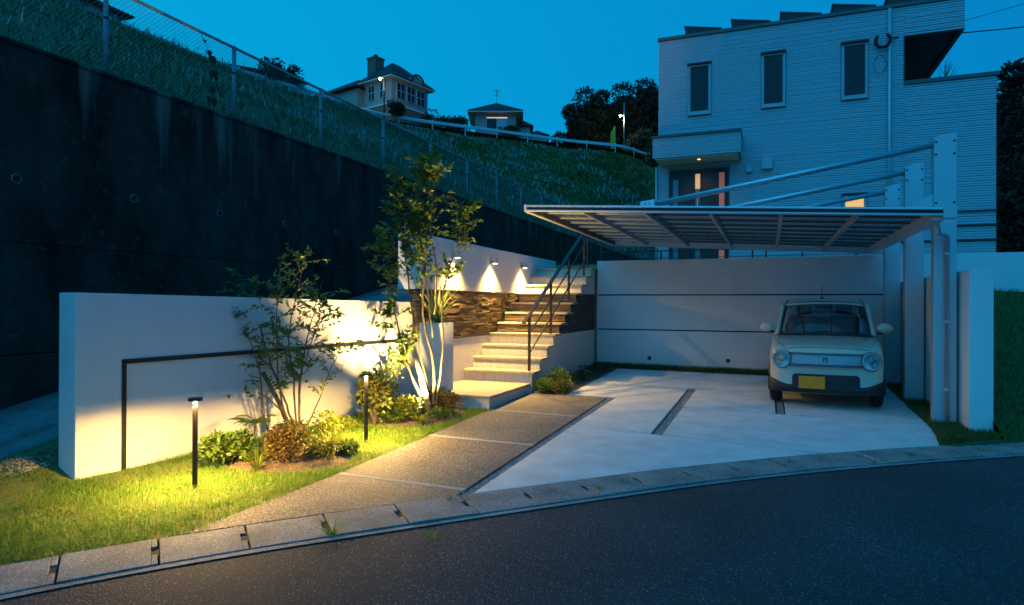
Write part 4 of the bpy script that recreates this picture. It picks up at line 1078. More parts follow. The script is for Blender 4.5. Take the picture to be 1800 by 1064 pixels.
# low roofs further right and on the left
hC = thing('distant_roof_house', 'low dark roofed outbuilding at the right end of the ridge houses', 'house', (*at(926, 85), 22.3), R(21))
MB().box(0, 2.6, 0, 3, 0, 1.3).build('house_wall', M['cream'], hC); hip(MB(), 0, 2.6, 0, 3, 1.3, 1.1, .3).build('house_roof', M['rooftile'], hC)
for (nm, lb, loc, rz_, lx, ly, zz, hr_) in (('ridge_house', 'long low roof seen through the fence mesh behind the left ridge', (-53, 45.0, 21.3), R(52), 9.6, 8, 3.5, 1.3),
                                       ('ridge_house', 'roof corner cut by the thick fence post at the upper left', (-54.0, 22.0, 20.6), 0.0, 7.4, 12.8, 2.9, 1.5)):
    h = thing(nm, lb, 'house', loc, rz_)
    MB().box(0, lx, 0, ly, -1, zz).build('house_wall', M['cream'], h); hip(MB(), 0, lx, 0, ly, zz, hr_, .8).build('house_roof', M['rooftile'], h)

# guard rail along the ridge road
gr = thing('guard_rail', 'long white guard rail following the road on the ridge', 'guard rail', (-36, 62, 22))
GP = [p for p in RID if -41.5 < p.x < -14 and p.y > 12 and p.y < 90]
GP = resample(GP, 1.0)
def railz(p): return p.z + .18
prof = [(-.04, -.17), (.03, -.17), (.06, -.10), (.0, -.01), (.06, .08), (.03, .17), (-.04, .17)]
V = []; F = []; nrm = normals(GP)
for p, n in zip(GP, nrm):
    for a_, b_ in prof: V.append((p.x + n.x * a_, p.y + n.y * a_, railz(p) + .30 + b_))
k_ = len(prof)
for i in range(len(GP) - 1):
    for j in range(k_): F.append((i * k_ + j, i * k_ + (j + 1) % k_, (i + 1) * k_ + (j + 1) % k_, (i + 1) * k_ + j))
fast('rail_beam', V, F, M['white'], gr, world=True, smooth=True)
for i in range(0, len(GP), 4):
    p = GP[i] + (-nrm[i]) * .0; MB().tube([(p.x - nrm[i].x * .10, p.y - nrm[i].y * .1, p.z - .6), (p.x - nrm[i].x * .1, p.y - nrm[i].y * .1, p.z + .80)], .07, 6).build('rail_post', M['white'], gr, world=True)

# street lamps on the ridge
def street_lamp(x, y, z, h, lb, drop, power, hd):
    t = thing('street_lamp', lb, 'street lamp', (x, y, z), 0, 'street lamps along the ridge road')
    MB().tube([(0, 0, 0), (0, 0, h)], [.10, .07], 8).build('pole', M['galv'] if drop else M['black'], t, smooth=True)
    zz = h - drop
    MB().tube([(0, 0, zz), (hd * .5, -.1, zz + .12)], .04, 6).build('arm', M['galv'], t)
    MB().box(hd * .45, hd * 1.0, -.25, .1, zz + .08, zz + .22).build('lamp_head', M['galv'], t, bevel=.03)
    MB().lathe([(.07, -.12), (.12, -.02), (.10, .03), (.02, .05)], 10, Matrix.Translation((hd * .75, -.1, zz))).build('lamp_lens', M['cool'], t, smooth=True)
    lamp('street_light', 'POINT', (x + hd * .75, y - .3, z + zz - .30), power, (.95, 1, .62), shadow_soft_size=.12)
street_lamp(-39.2, 60.4, 21.1, 5.0, 'dark pole street lamp in front of the cream ridge house', 0.0, 150, -.6)
street_lamp(*at(1096, 88), 21.9, 7.0, 'grey pole street lamp against the dark wood at right', 1.7, 480, -.7)
# green banner beside it
bn = thing('banner', 'narrow yellow green banner flag standing beside the lit lamp pole', 'flag', (*at(1080, 87), 22.0))
MB().tube([(0, 0, 0), (0, 0, 3.6)], .03, 6).build('flag_pole', M['white'], bn)
a = MB(); nn_ = 8
for k in range(nn_ + 1):
    z = .5 + 2.9 * k / nn_; o_ = .10 * math.sin(k * 1.1); w_ = -.62 if k < nn_ - 2 else -.62 + .22 * (k - nn_ + 2)
    a.v += [(0, 0, z), (w_, o_, z), (w_, o_ + .02, z), (0, .02, z)]
for k in range(nn_):
    for j in range(4): a.f.append((4 * k + j, 4 * k + (j + 1) % 4, 4 * k + 4 + (j + 1) % 4, 4 * k + 4 + j)); a.mi.append(0)
a.build('flag_cloth', mat('banner_cloth', (.35, .45, .03), .8, trans=.4), bn)

# ------------------------------------------------------------------ leaves and plants
def leaf_mesh(P, D, Nn, ln, wd, fold=.25, curl=.15):
    """P roots, D directions, Nn normals (n,3); returns verts and tris of folded pointed leaves"""
    P = np.asarray(P, float); n = len(P); D = np.asarray(D, float); D /= np.linalg.norm(D, axis=1, keepdims=True) + 1e-9
    Nn = np.asarray(Nn, float); Sd = np.cross(D, Nn); Sd /= np.linalg.norm(Sd, axis=1, keepdims=True) + 1e-9; Nn = np.cross(Sd, D)
    ln = np.asarray(ln).reshape(-1, 1) * np.ones((n, 1)); wd = np.asarray(wd).reshape(-1, 1) * np.ones((n, 1))
    V = np.zeros((n, 6, 3)); V[:, 0] = P
    V[:, 1] = P + D * ln * .38 + Sd * wd + Nn * wd * fold; V[:, 2] = P + D * ln * .38 - Sd * wd + Nn * wd * fold
    V[:, 3] = P + D * ln * .72 + Sd * wd * .62 + Nn * (wd * fold * .6 - ln * curl * .5); V[:, 4] = P + D * ln * .72 - Sd * wd * .62 + Nn * (wd * fold * .6 - ln * curl * .5)
    V[:, 5] = P + D * ln - Nn * ln * curl
    t = np.array([[0, 1, 2], [1, 3, 4], [1, 4, 2], [3, 5, 4]])
    F = (t[None] + (np.arange(n) * 6)[:, None, None]).reshape(-1, 3)
    return V.reshape(-1, 3), F
def rdir(n, up=0.0, rs=nr):
    d = rs.normal(size=(n, 3)); d[:, 2] += up; return d / np.linalg.norm(d, axis=1, keepdims=True)
def leaf_ball(name, mt, par, c, rx, ry, rz_, n, ln, wd, up=.6, shell=.55, lobes=6, seed=1):
    """foliage that fills uneven lobes rather than one ball"""
    rs = np.random.RandomState(seed); P = []; D = []
    L_ = [(rs.uniform(-.45, .45), rs.uniform(-.45, .45), rs.uniform(-.2, .45), rs.uniform(.45, .75)) for _ in range(lobes)]
    for i in range(n):
        lx, ly, lz, lr = L_[rs.randint(lobes)]; d = rdir(1, .25, rs)[0]; q = lr * (shell + (1 - shell) * rs.rand()) 
        p = np.array([c[0] + (lx + d[0] * q) * rx, c[1] + (ly + d[1] * q) * ry, c[2] + (lz + d[2] * q) * rz_])
        if p[2] < c[2] - rz_ * .75: p[2] = c[2] - rz_ * .75 * rs.rand()
        P.append(p); D.append(d + rs.normal(0, .5, 3) + [0, 0, up * .5])
    V, F = leaf_mesh(P, D, rdir(n, 1.0, rs), ln * (.6 + .8 * rs.rand(n)), wd * (.6 + .8 * rs.rand(n)))
    return fast(name, V, F, mt, par, world=False, kind='stuff')
def shrub(label, x, y, r, h, mt, ln, wd, n, seed, name='shrub', cat='shrub', group=None, zoff=0.0, lobes=7):
    z = (lawn_z(x, y) if x < -3.42 else G(x, y)) + zoff
    if x < -3.5: r *= 1.18; h *= 1.2; n = int(n * 1.35); ln *= 1.1; wd *= 1.1
    t = thing(name, label, cat, (x, y, z), 0, group)
    a = MB(); rs = random.Random(seed)
    for k in range(9):
        th = rs.uniform(0, 6.28); q = rs.uniform(.2, .75) * r
        a.tube([(0, 0, -.02), (math.cos(th) * q * .5, math.sin(th) * q * .5, h * .4), (math.cos(th) * q, math.sin(th) * q, h * rs.uniform(.6, .95))], [.006, .004, .002], 5)
    a.build('twigs', M['bark'], t)
    leaf_ball('foliage', mt, t, (0, 0, h * .52), r, r, h * .58, n, ln, wd, seed=seed, lobes=lobes)
    return t
def tuft(label, x, y, n, h, wd, mt, seed, spread=.8, name='grass_tuft', cat='plant', z=None, joined=True, base=.03, par=None):
    z = (lawn_z(x, y) if x < -3.42 else G(x, y)) if z is None else z
    t = thing(name, label, cat, (x, y, z), 0); rs = random.Random(seed); a = MB()
    for k in range(n):
        if not joined: a = MB()
        th = rs.uniform(0, 6.28); le = h * rs.uniform(.65, 1.1); sp = spread * rs.uniform(.15, 1); w_ = wd * rs.uniform(.7, 1.1)
        bx, by = base * math.cos(th) * rs.random(), base * math.sin(th) * rs.random(); dx, dy = math.cos(th), math.sin(th); sx, sy = -dy, dx
        N_ = 6; b = len(a.v)
        for i in range(N_ + 1):
            u_ = i / N_; rr = le * (sp * u_ ** 1.5); zz = le * (u_ - .42 * sp * u_ ** 2.6); ww = w_ * (1 - u_ ** 2.2) * (.5 + min(1, u_ * 4) * .5) + .0004
            a.v += [(bx + dx * rr - sx * ww, by + dy * rr - sy * ww, zz + ww * .35), (bx + dx * rr, by + dy * rr, zz), (bx + dx * rr + sx * ww, by + dy * rr + sy * ww, zz + ww * .35)]
        for i in range(N_):
            q = b + 3 * i; a.f += [(q, q + 1, q + 4, q + 3), (q + 1, q + 2, q + 5, q + 4)]; a.mi += [0, 0]
        if not joined: a.build('strap_leaf', mt, t, smooth=True)
    if joined: a.build('leaf_blades', mt, t, smooth=True, kind='stuff')
    return t
def fern(label, x, y, n, ln, mt, seed, h0=0.0, name='fern', stem=0.0):
    z = lawn_z(x, y); t = thing(name, label, 'plant', (x, y, z)); rs = random.Random(seed)
    if stem: MB().tube([(0, 0, -.02), (.01, 0, stem)], [.012, .008], 6).build('stem', M['bark'], t)
    P = []; D = []; Nn = []; L_ = []; a = MB()
    for k in range(n):
        th = 6.28 * k / n + rs.uniform(-.2, .2); le = ln * rs.uniform(.8, 1.1); el = rs.uniform(.3, .8); pts = []
        for i in range(9):
            u_ = i / 8; pts.append((math.cos(th) * le * u_, math.sin(th) * le * u_, stem + le * (el * u_ - .55 * u_ * u_)))
        a.tube(pts, .0025, 4)
        for i in range(1, 17):
            u_ = i / 17; p = (math.cos(th) * le * u_, math.sin(th) * le * u_, stem + le * (el * u_ - .55 * u_ * u_))
            for s_ in (-1, 1):
                P.append(p); D.append((math.cos(th) * .55 - s_ * math.sin(th), math.sin(th) * .55 + s_ * math.cos(th), -.05)); Nn.append((0, 0, 1)); L_.append(le * .36 * math.sin(math.pi * (u_ * .85 + .12)))
    a.build('frond_ribs', mt, t)
    V, F = leaf_mesh(P, D, Nn, np.array(L_), np.array(L_) * .13); fast('fronds', V, F, mt, t, kind='stuff')
    return t

# multi-stemmed garden trees, grown from guide stems that then fork
def grow_tree(name, label, base, stems, leaf_n, ln, wd, mt, seed, r0, fork, twig, droop=.1, clump=3, b0=.30):
    rs = random.Random(seed); rn = np.random.RandomState(seed)
    t = thing(name, label, 'tree', base)
    P = []; D = []
    twigs = MB()
    for (pts, rr) in stems:
        a = MB(); sp = spline([(p[0], p[1], p[2]) for p in pts], 5); n = len(sp)
        sp = [Vector((p.x + rs.uniform(-.008, .008), p.y + rs.uniform(-.008, .008), p.z)) for p in sp]
        a.tube(sp, [rr * (1 - .82 * k / (n - 1)) for k in range(n)], 8); a.build('stem', M['bark'], t, smooth=True)
        L_ = sum((sp[i + 1] - sp[i]).length for i in range(n - 1))
        nb = int(L_ * fork)
        for k in range(nb):
            f_ = rs.uniform(b0, 1.0) * (n - 1); i = min(int(f_), n - 2); p = sp[i].lerp(sp[i + 1], f_ - i); d = (sp[i + 1] - sp[i]).normalized()
            th = rs.uniform(0, 6.28); sd = Vector((math.cos(th), math.sin(th), rs.uniform(-.1, .55))).normalized(); dr = (d * .45 + sd).normalized(); bl = twig * rs.uniform(.5, 1.15) * (1.15 - .45 * f_ / (n - 1))
            q = [p]; m = 6
            for j in range(m):
                dr = (dr + Vector((rs.uniform(-.22, .22), rs.uniform(-.22, .22), rs.uniform(-.15, .2) - droop * .25))).normalized(); q.append(q[-1] + dr * bl / m)
            twigs.tube(q, [.0045 - .0006 * j for j in range(m + 1)], 4, cap=False)
            for j in range(1, m + 1):
                for c in range(clump if j > 1 else 1):
                    if rs.random() < .15: continue
                    u_ = rs.random(); P.append(q[j - 1].lerp(q[j], u_)); s2 = Vector((rs.uniform(-1, 1), rs.uniform(-1, 1), rs.uniform(-.5, .45) - droop)); D.append(dr * .7 + s2)
                # little side twig
                if rs.random() < .45:
                    s2 = (dr + Vector((rs.uniform(-1, 1), rs.uniform(-1, 1), rs.uniform(-.3, .5)))).normalized(); e = q[j] + s2 * bl * .30
                    twigs.tube([q[j], e], [.0025, .001], 3, cap=False)
                    for c in range(clump + 1): P.append(q[j].lerp(e, rs.uniform(.3, 1))); D.append(s2 * .7 + Vector((rs.uniform(-1, 1), rs.uniform(-1, 1), rs.uniform(-.6, .4) - droop)))
    twigs.build('twigs', M['bark'], t, kind='stuff')
    P = np.array([tuple(p) for p in P]); D = np.array([tuple(d) for d in D]); n = len(P)
    V, F = leaf_mesh(P, D, rdir(n, 1.1, rn), ln * (.6 + .7 * rn.rand(n)), wd * (.65 + .6 * rn.rand(n)), curl=.18)
    fast('crown', V, F, mt, t, smooth=True, kind='stuff'); print(name, 'leaves', n)
    return t
T1 = (-4.68, 5.58)
z = lawn_z(*T1)
def rel(T, pts, k=1.0): return [((p[0] - T[0]) * k, (p[1] - T[1]) * k, p[2]) for p in pts]
st1 = [([(-4.68, 5.58, 0), (-4.86, 5.55, .45), (-5.02, 5.45, 1.0), (-5.12, 5.40, 1.5), (-5.22, 5.35, 1.72)], .013),
       ([(-4.67, 5.56, 0), (-4.78, 5.62, .6), (-4.88, 5.66, 1.1), (-4.80, 5.7, 1.6), (-4.72, 5.72, 1.98)], .012),
       ([(-4.66, 5.58, 0), (-4.60, 5.5, .55), (-4.48, 5.45, 1.0), (-4.34, 5.40, 1.35), (-4.20, 5.36, 1.70)], .013),
       ([(-4.65, 5.55, 0), (-4.55, 5.45, .5), (-4.42, 5.35, .85), (-4.20, 5.28, 1.20), (-3.98, 5.22, 1.42)], .011),
       ([(-4.69, 5.56, 0), (-4.76, 5.42, .4), (-4.72, 5.3, .9), (-4.66, 5.22, 1.35), (-4.55, 5.15, 1.75)], .012),
       ([(-4.66, 5.6, 0), (-4.5, 5.68, .4), (-4.38, 5.72, .75), (-4.25, 5.75, .95)], .010),
       ([(-4.93, 5.44, 0), (-4.98, 5.38, .3), (-4.94, 5.30, .7), (-5.02, 5.2, 1.1), (-5.25, 5.1, 1.35)], .010),
       ([(-4.70, 5.58, 0), (-4.9, 5.5, .35), (-5.1, 5.36, .52), (-5.24, 5.22, .50)], .008)]
grow_tree('garden_tree', 'low sparse multi stemmed tree with fine leaves between the two bollard lights', (T1[0], T1[1], z), [(rel(T1, p), r_) for p, r_ in st1], 0, .055, .0135, M['leaf_mid'], 5, .012, 11, .36, clump=2)
a = MB(); a.tube([(-4.72, 5.56, z - .02), (-4.86, 5.50, .32), (-5.02, 5.42, .66)], [.026, .024, .022], 9)
lg = a.build('support_log', M['bark'], label='leaning dark support log in the first planting bed', cat='log', smooth=True)
T2 = (-3.98, 7.32)
z2 = lawn_z(*T2)
st2 = [([(-4.10, 7.22, 0), (-4.14, 7.25, .7), (-4.30, 7.22, 1.3), (-4.22, 7.15, 2.0), (-4.18, 7.12, 2.7), (-4.22, 7.1, 3.30)], .024),
       ([(-4.13, 7.2, 0), (-4.28, 7.12, .8), (-4.42, 7.05, 1.5), (-4.50, 7.0, 2.1), (-4.58, 6.95, 2.65), (-4.50, 6.9, 3.05)], .018),
       ([(-4.08, 7.2, 0), (-3.98, 7.25, .8), (-4.0, 7.3, 1.5), (-3.86, 7.32, 2.0), (-3.66, 7.3, 2.45), (-3.60, 7.3, 2.65)], .017),
       ([(-4.16, 7.15, 0), (-4.36, 7.0, .5), (-4.50, 6.9, 1.0), (-4.58, 6.8, 1.5), (-4.72, 6.75, 2.0), (-4.78, 6.7, 2.3)], .014),
       ([(-4.1, 7.2, 1.3), (-4.0, 7.1, 1.8), (-4.05, 7.0, 2.4), (-3.98, 6.95, 2.95), (-4.1, 6.9, 3.2)], .011),
       ([(-4.12, 7.16, 0), (-4.24, 7.0, .35), (-4.38, 6.85, .7), (-4.52, 6.75, 1.15), (-4.66, 6.7, 1.45)], .010),
       ([(-4.12, 7.2, 1.0), (-4.2, 7.15, 1.7), (-4.32, 7.1, 2.3), (-4.3, 7.1, 2.9)], .010)]
grow_tree('garden_tree', 'tall slender multi stemmed tree lit from below beside the planter box', (T2[0], T2[1], z2), [(rel((-4.10, 7.22), p, .84), r_ * .9) for p, r_ in st2], 0, .072, .020, M['leaf'], 8, .02, 13, .31, clump=2, b0=.46)
a = MB(); a.tube([(-3.98, 7.22, z2), (-4.12, 7.22, .50), (-4.26, 7.20, .93)], [.040, .038, .036], 10)
a.build('support_log', M['log'], label='pale support log leaning on the tall uplit tree', cat='log', smooth=True)
# leafy shoots low on that tree are shrubs around its foot
shrub('glossy green rounded shrub nearest the first bollard light', -4.52, 4.47, .20, .24, M['leaf_mid'], .040, .015, 700, 21)
fern('feathery cut leaved plant rising behind the glossy shrub', -4.72, 4.98, 11, .24, M['leaf_mid'], 4, stem=.28, name='feathery_plant')
fern('second feathery plant low in the middle of the first bed', -4.52, 4.82, 12, .22, M['leaf_mid'], 9, stem=.10, name='feathery_plant')
tuft('bright yellow green strappy tuft at the front of the first bed', -4.15, 4.42, 22, .26, .007, M['leaf_lime'], 3, .9)
shrub('brownish small leafed shrub in the middle of the first bed', -4.08, 4.74, .19, .27, M['leaf_red'], .024, .010, 1000, 31)
tuft('fine arching sedge clump at the right end of the first bed', -4.05, 5.32, 150, .27, .0025, M['leaf_lime'], 12, 1.15, base=.07, name='sedge_clump')
shrub('lime yellow foliage clump behind the sedge', -4.30, 5.52, .17, .26, M['leaf_lime'], .032, .008, 420, 37)
shrub('low dark green creeping plant under the low sparse tree', -4.50, 5.18, .22, .16, M['leaf_mid'], .035, .012, 420, 38)
shrub('large leaved upright shrub just behind the second bollard light', -4.28, 6.42, .20, .55, M['leaf_olive'], .055, .022, 420, 41)
shrub('pale small flowered ground plant left of the second bollard', -4.45, 6.05, .22, .12, M['leaf_lime'], .020, .008, 380, 42)
shrub('bright lime mound at the foot of the uplit tree', -4.00, 6.72, .22, .26, M['leaf_lime'], .030, .010, 800, 43)
tuft('variegated strappy tuft in front of the uplit tree', -3.80, 6.62, 36, .20, .006, M['leaf_lime'], 44, 1.2)
shrub('small green mound between bollard and lime mound', -4.18, 6.55, .18, .20, M['leaf_mid'], .028, .010, 520, 45)
shrub('olive brown low shrub beside the stair landing', -3.86, 7.42, .21, .24, M['leaf_red'], .026, .010, 900, 46)
shrub('yellow green feathery shrub left of the landing corner', -4.12, 7.55, .20, .26, M['leaf_lime'], .030, .009, 600, 47)
shrub('tall thin leafed shrub against the garden wall by the planter', -4.62, 7.3, .17, .62, M['leaf_mid'], .045, .014, 190, 48)
shrub('bushy green shrub between the stairs and the driveway', -3.12, 9.78, .26, .34, M['leaf_mid'], .030, .011, 1500, 51)
shrub('yellow tipped low shrub in front of the stair side shrub', -3.02, 9.58, .22, .22, M['leaf_olive'], .026, .011, 900, 52)
shrub('bright green low shrub nearest the end of the pebble path', -3.22, 9.50, .18, .20, M['leaf_mid'], .028, .011, 800, 54)
tuft('striped spiky tuft at the driveway edge by the stairs', -2.92, 9.50, 40, .14, .005, M['leaf_lime'], 53, 1.1)
for i, (x, y, r_, h_) in enumerate([(-3.12, 10.5, .24, .20), (-3.1, 11.1, .25, .18), (-3.08, 11.8, .26, .18), (-3.05, 12.5, .26, .16)]):
    shrub('dark ground cover mound along the stair side wall, %s' % ['nearest the green shrub', 'second from the green shrub', 'third from the green shrub', 'furthest back by the rear wall'][i], x, y, r_, h_, M['leaf_dark'], .03, .010, 700, 60 + i, name='ground_cover_plant', cat='plant', group='dark plants along the stair side wall')
for i, (x, y, r_, h_, mt_, lb_) in enumerate([(-4.35, 4.66, .15, .12, 'leaf_mid', 'small creeping green plant between the glossy and brownish shrubs'),
        (-3.88, 4.98, .15, .13, 'leaf_olive', 'low olive creeper at the path side of the first bed'), (-4.28, 5.02, .16, .22, 'leaf_mid', 'small bushy green plant behind the brownish shrub'),
        (-3.80, 5.22, .12, .10, 'leaf_mid', 'tiny green plant in front of the sedge clump'), (-4.60, 5.30, .18, .22, 'leaf_olive', 'olive leafed plant close to the stems of the low tree'),
        (-3.72, 7.02, .14, .12, 'leaf_mid', 'small green creeper between the uplit tree and the lawn'), (-4.25, 7.0, .2, .2, 'leaf_olive', 'olive leafed plant behind the lime mound')]):
    shrub(lb_, x, y, r_, h_, M[mt_], .026, .010, 480, 90 + i, name='low_plant', cat='plant')
# weeds in the kerb joints
for i, (x, y) in enumerate([(-2.62, 3.44), (-2.22, 4.33), (-2.0, 3.62), (-1.25, 5.02), (.2, 6.5), (1.3, 7.2), (2.0, 7.75), (.9, 6.75), (-1.1, 5.3)]):
    big = i == 0
    tuft('%s weed growing from the kerb %s' % ('big spreading' if big else 'small', ['beside the pebble path', 'joint near the path end', 'edge below the path end', 'joint at the white slab corner', 'below the middle slab', 'below the right slab edge', 'under the end wall', 'right of the middle slab', 'left of the middle slab'][i]),
         x, y, 46 if big else 16, .11 if big else .05, .003, M['blade'], 70 + i, 1.6, name='weed', z=G(x, y) - .0, base=.04)

# planter box with its strap-leaved plant
pl = thing('planter_box', 'tall square white planter box standing beside the stair landing', 'planter', (-4.41, 8.17, 0))
a = MB(); X0, X1, Y0p, Y1p = -4.59, -4.23, 8.0, 8.35
for q in ((X0, X1, Y0p, Y0p + .03), (X0, X1, Y1p - .03, Y1p), (X0, X0 + .03, Y0p + .031, Y1p - .031), (X1 - .03, X1, Y0p + .031, Y1p - .031)): MB().box(*q, -.2, 1.135).build('planter_side', M['plaster'], pl, world=True, bevel=.003)
MB().box(X0 + .031, X1 - .031, Y0p + .031, Y1p - .031, .4, 1.10).build('potting_soil', M['soil'], pl, world=True)
tuft('stiff striped strap leaved plant growing in the white planter', -4.38, 8.12, 38, .74, .021, M['leaf_strap'], 81, .85, name='strap_leaved_plant', z=1.09, joined=False, base=.05)
t = thing('trailing_plant', 'small leafy plant trailing over the rim of the white planter', 'plant', (-4.40, 8.10, 1.12))
leaf_ball('foliage', M['leaf_mid'], t, (0, 0, .02), .22, .18, .07, 260, .035, .012, seed=82)

# ------------------------------------------------------------------ wood at the back
def big_tree(label, x, y, z, h, r_, mt, seed, n=5200, group='dark trees of the wood', ls=.38):
    rs = np.random.RandomState(seed); t = thing('tree', label, 'tree', (x, y, z), 0, group); rr = random.Random(seed)
    a = MB(); a.tube([(0, 0, -.5), (.1, 0, h * .45), (.0, .1, h * .9)], [.028 * h, .018 * h, .005 * h], 7)
    for k in range(9):
        th = rr.uniform(0, 6.28); zz = h * rr.uniform(.25, .8); q = r_ * rr.uniform(.4, .8)
        a.tube([(0, 0, zz), (math.cos(th) * q * .5, math.sin(th) * q * .5, zz + h * .06), (math.cos(th) * q, math.sin(th) * q, zz + h * .13)], [.008 * h, .005 * h, .002 * h], 5)
    a.build('trunk', M['bark'], t)
    lobes = [(rr.uniform(-.62, .62) * r_, rr.uniform(-.62, .62) * r_, h * rr.uniform(.28, .90), r_ * rr.uniform(.25, .5)) for _ in range(17)]
    P = []; D = []
    for i in range(n):
        lx, ly, lz, lr = lobes[rs.randint(len(lobes))]; d = rdir(1, .2, rs)[0]; q = lr * (.5 + .6 * rs.rand())
        P.append([lx + d[0] * q, ly + d[1] * q, lz + d[2] * q * .8]); D.append(d + rs.normal(0, .6, 3))
    V, F = leaf_mesh(P, D, rdir(n, .6, rs), ls * (.5 + rs.rand(n)), ls * .34 * (.5 + rs.rand(n))); fast('crown', V, F, mt, t, kind='stuff')
wood = [(1012, 96, 10.6, 3.2), (1046, 97, 12.0, 3.4), (1078, 100, 11.4, 3.4), (1108, 98, 13.2, 3.6), (1142, 97, 14.6, 3.8), (1172, 99, 15.5, 4), (1100, 106, 14, 4), (1060, 104, 10, 4)]
names = ['leftmost dark tree of the wood, standing against open sky', 'second dark tree from the left edge of the wood', 'dark tree just left of the lit lamp pole', 'dark tree directly behind the lit lamp pole', 'tall dark tree touching the house corner', 'dark tree partly hidden by the house corner', 'dark tree deep behind the lamp pole', 'dark tree filling the gap in the wood']
for i, (px, d, h, r_) in enumerate(wood):
    x, y = at(px, d); big_tree(names[i], x, y, 21.6 if px < 1120 else 20, h * (1.0 if px < 1120 else 1.12), r_, M['far_leaf'], 100 + i, 8000)
wood2 = [(1120, 92, 20.5, 5.5, 2.6), (1138, 90, 17.5, 8, 2.8), (1158, 84, 13, 10, 3)]
for i, (px, d, zb, h, r_) in enumerate(wood2):
    x, y = at(px, d); big_tree(['bushy bamboo clump lit green beside the lamp pole', 'bamboo clump lower on the slope by the house', 'undergrowth tree hidden low behind the house corner'][i], x, y, zb, h, r_, M['far_leaf2'], 120 + i, 4200, 'bamboo clumps by the lamp pole', ls=.30)
right = [(1772, 38, 14.2, 2.4), (1800, 36, 12.2, 3.0), (1840, 37, 12.5, 3.2), (1765, 46, 12, 3), (1815, 44, 9, 3.4), (1785, 34, 7, 2.4), (1760, 33, 5.5, 1.8)]
rn_ = ['tall dark tree rising above the parapet right of the house', 'dark tree at the right edge of the picture', 'dark tree mostly beyond the right edge', 'dark tree behind the parapet corner', 'dark tree far right behind the bank', 'dark bush tree above the right rear wall', 'low dark bush tree against the house corner']
for i, (px, d, h, r_) in enumerate(right):
    x, y = at(px, d); big_tree(rn_[i], x, y, 2.2, h, r_, M['far_leaf'], 140 + i, 6000, 'dark trees right of the house', ls=.26)
# bare tree behind the balcony
x, y = at(1660, 40); bt = thing('bare_tree', 'bare branched tree visible in the sky behind the balcony parapet', 'tree', (x, y, 2.2)); a = MB(); rr = random.Random(4)
a.tube([(0, 0, 0), (0, 0, 14.2)], [.12, .02], 6)
for k in range(44):
    zz = rr.uniform(9, 14); th = rr.uniform(0, 6.28); q = (15.0 - zz) * .30; a.tube([(0, 0, zz), (math.cos(th) * q * .6, math.sin(th) * q * .6, zz + q * .8), (math.cos(th) * q, math.sin(th) * q, zz + q * 1.7)], [.022, .014, .006], 4)
a.build('branches', M['bark'], bt)
# bushes along the ridge
for i, (px, d, h, r_) in enumerate([(752, 76, 2.6, 1.9), (783, 77, 2.2, 1.7), (807, 78, 2.4, 1.5), (695, 69, 1.6, .9), (478, 57, 2.3, 1.3), (895, 80, 2.2, 1.5), (512, 60, 2.2, 1.2)]):
    x, y = at(px, d); big_tree(['round bush right of the cream ridge house', 'low bush between the two ridge houses', 'bush left of the bungalow on the ridge', 'small bright bush under the cream house corner', 'clipped bush behind the fence and guard rail', 'bush in front of the bungalow', 'second bush behind the fence near the cream house'][i], x, y, ridge_z(y) + .1, h, r_, M['far_leaf2'], 160 + i, 1500, 'bushes along the ridge road', ls=.22)
# round-leaved climber caught in the fence
cl = thing('fence_climber', 'round leaved climber hanging in the fence mesh at upper left', 'plant', (-7.45, 6.95, 4.9)); a = MB()
for k, (dy, dz, r_) in enumerate([(-.10, .20, .028), (-.02, .06, .05), (.04, -.02, .075), (.08, -.20, .06), (.02, -.24, .05), (.10, -.26, .04), (.03, -.46, .06), (-.03, -.60, .05), (.06, -.62, .07)]):
    a = MB(); a.add([(.03 + .02 * math.sin(t * 2), dy + r_ * math.cos(t) * .9, dz + r_ * math.sin(t)) for t in [6.283 * j / 10 for j in range(10)]], [tuple(range(10))]); a.build('round_leaf', M['leaf_dark'], cl)
MB().tube([(.02, -.16, .3), (.02, -.02, .1), (.02, .04, -.3), (.02, .02, -.7)], .004, 4).build('vine', M['bark'], cl)

# ------------------------------------------------------------------ garden lights
def bollard(x, y, lb):
    z = lawn_z(x, y); t = thing('bollard_light', lb, 'garden light', (x, y, z), 0, 'lit bollard lights on the lawn')
    MB().lathe([(.020, -.1), (.020, .655), (.014, .662)], 18).build('pole', M['black'], t, smooth=False)
    MB().lathe([(.017, .663), (.017, .698)], 16).build('glass_sleeve', M['lampglass'], t, smooth=True)
    MB().lathe([(.010, .664), (.012, .676), (.009, .690)], 14).build('light_source', M['glow'], t, smooth=True)
    MB().lathe([(.0, .7135), (.050, .7135), (.0520, .6995), (.054, .6995), (.055, .717), (.050, .722)], 28).build('cap', M['black'], t)
    lamp('bollard_lamp', 'AREA', (x, y, z + .7115), 125, (1, .60, .17), shape='DISK', size=.088)
    lamp('bollard_side_lamp', 'POINT', (x, y, z + .7085), 34, (1, .60, .17), shadow_soft_size=.006)
bollard(-4.24, 3.84, 'black bollard light with flat disc cap nearest the camera on the lawn')
bollard(-3.91, 5.71, 'second black bollard light near the tall uplit tree')
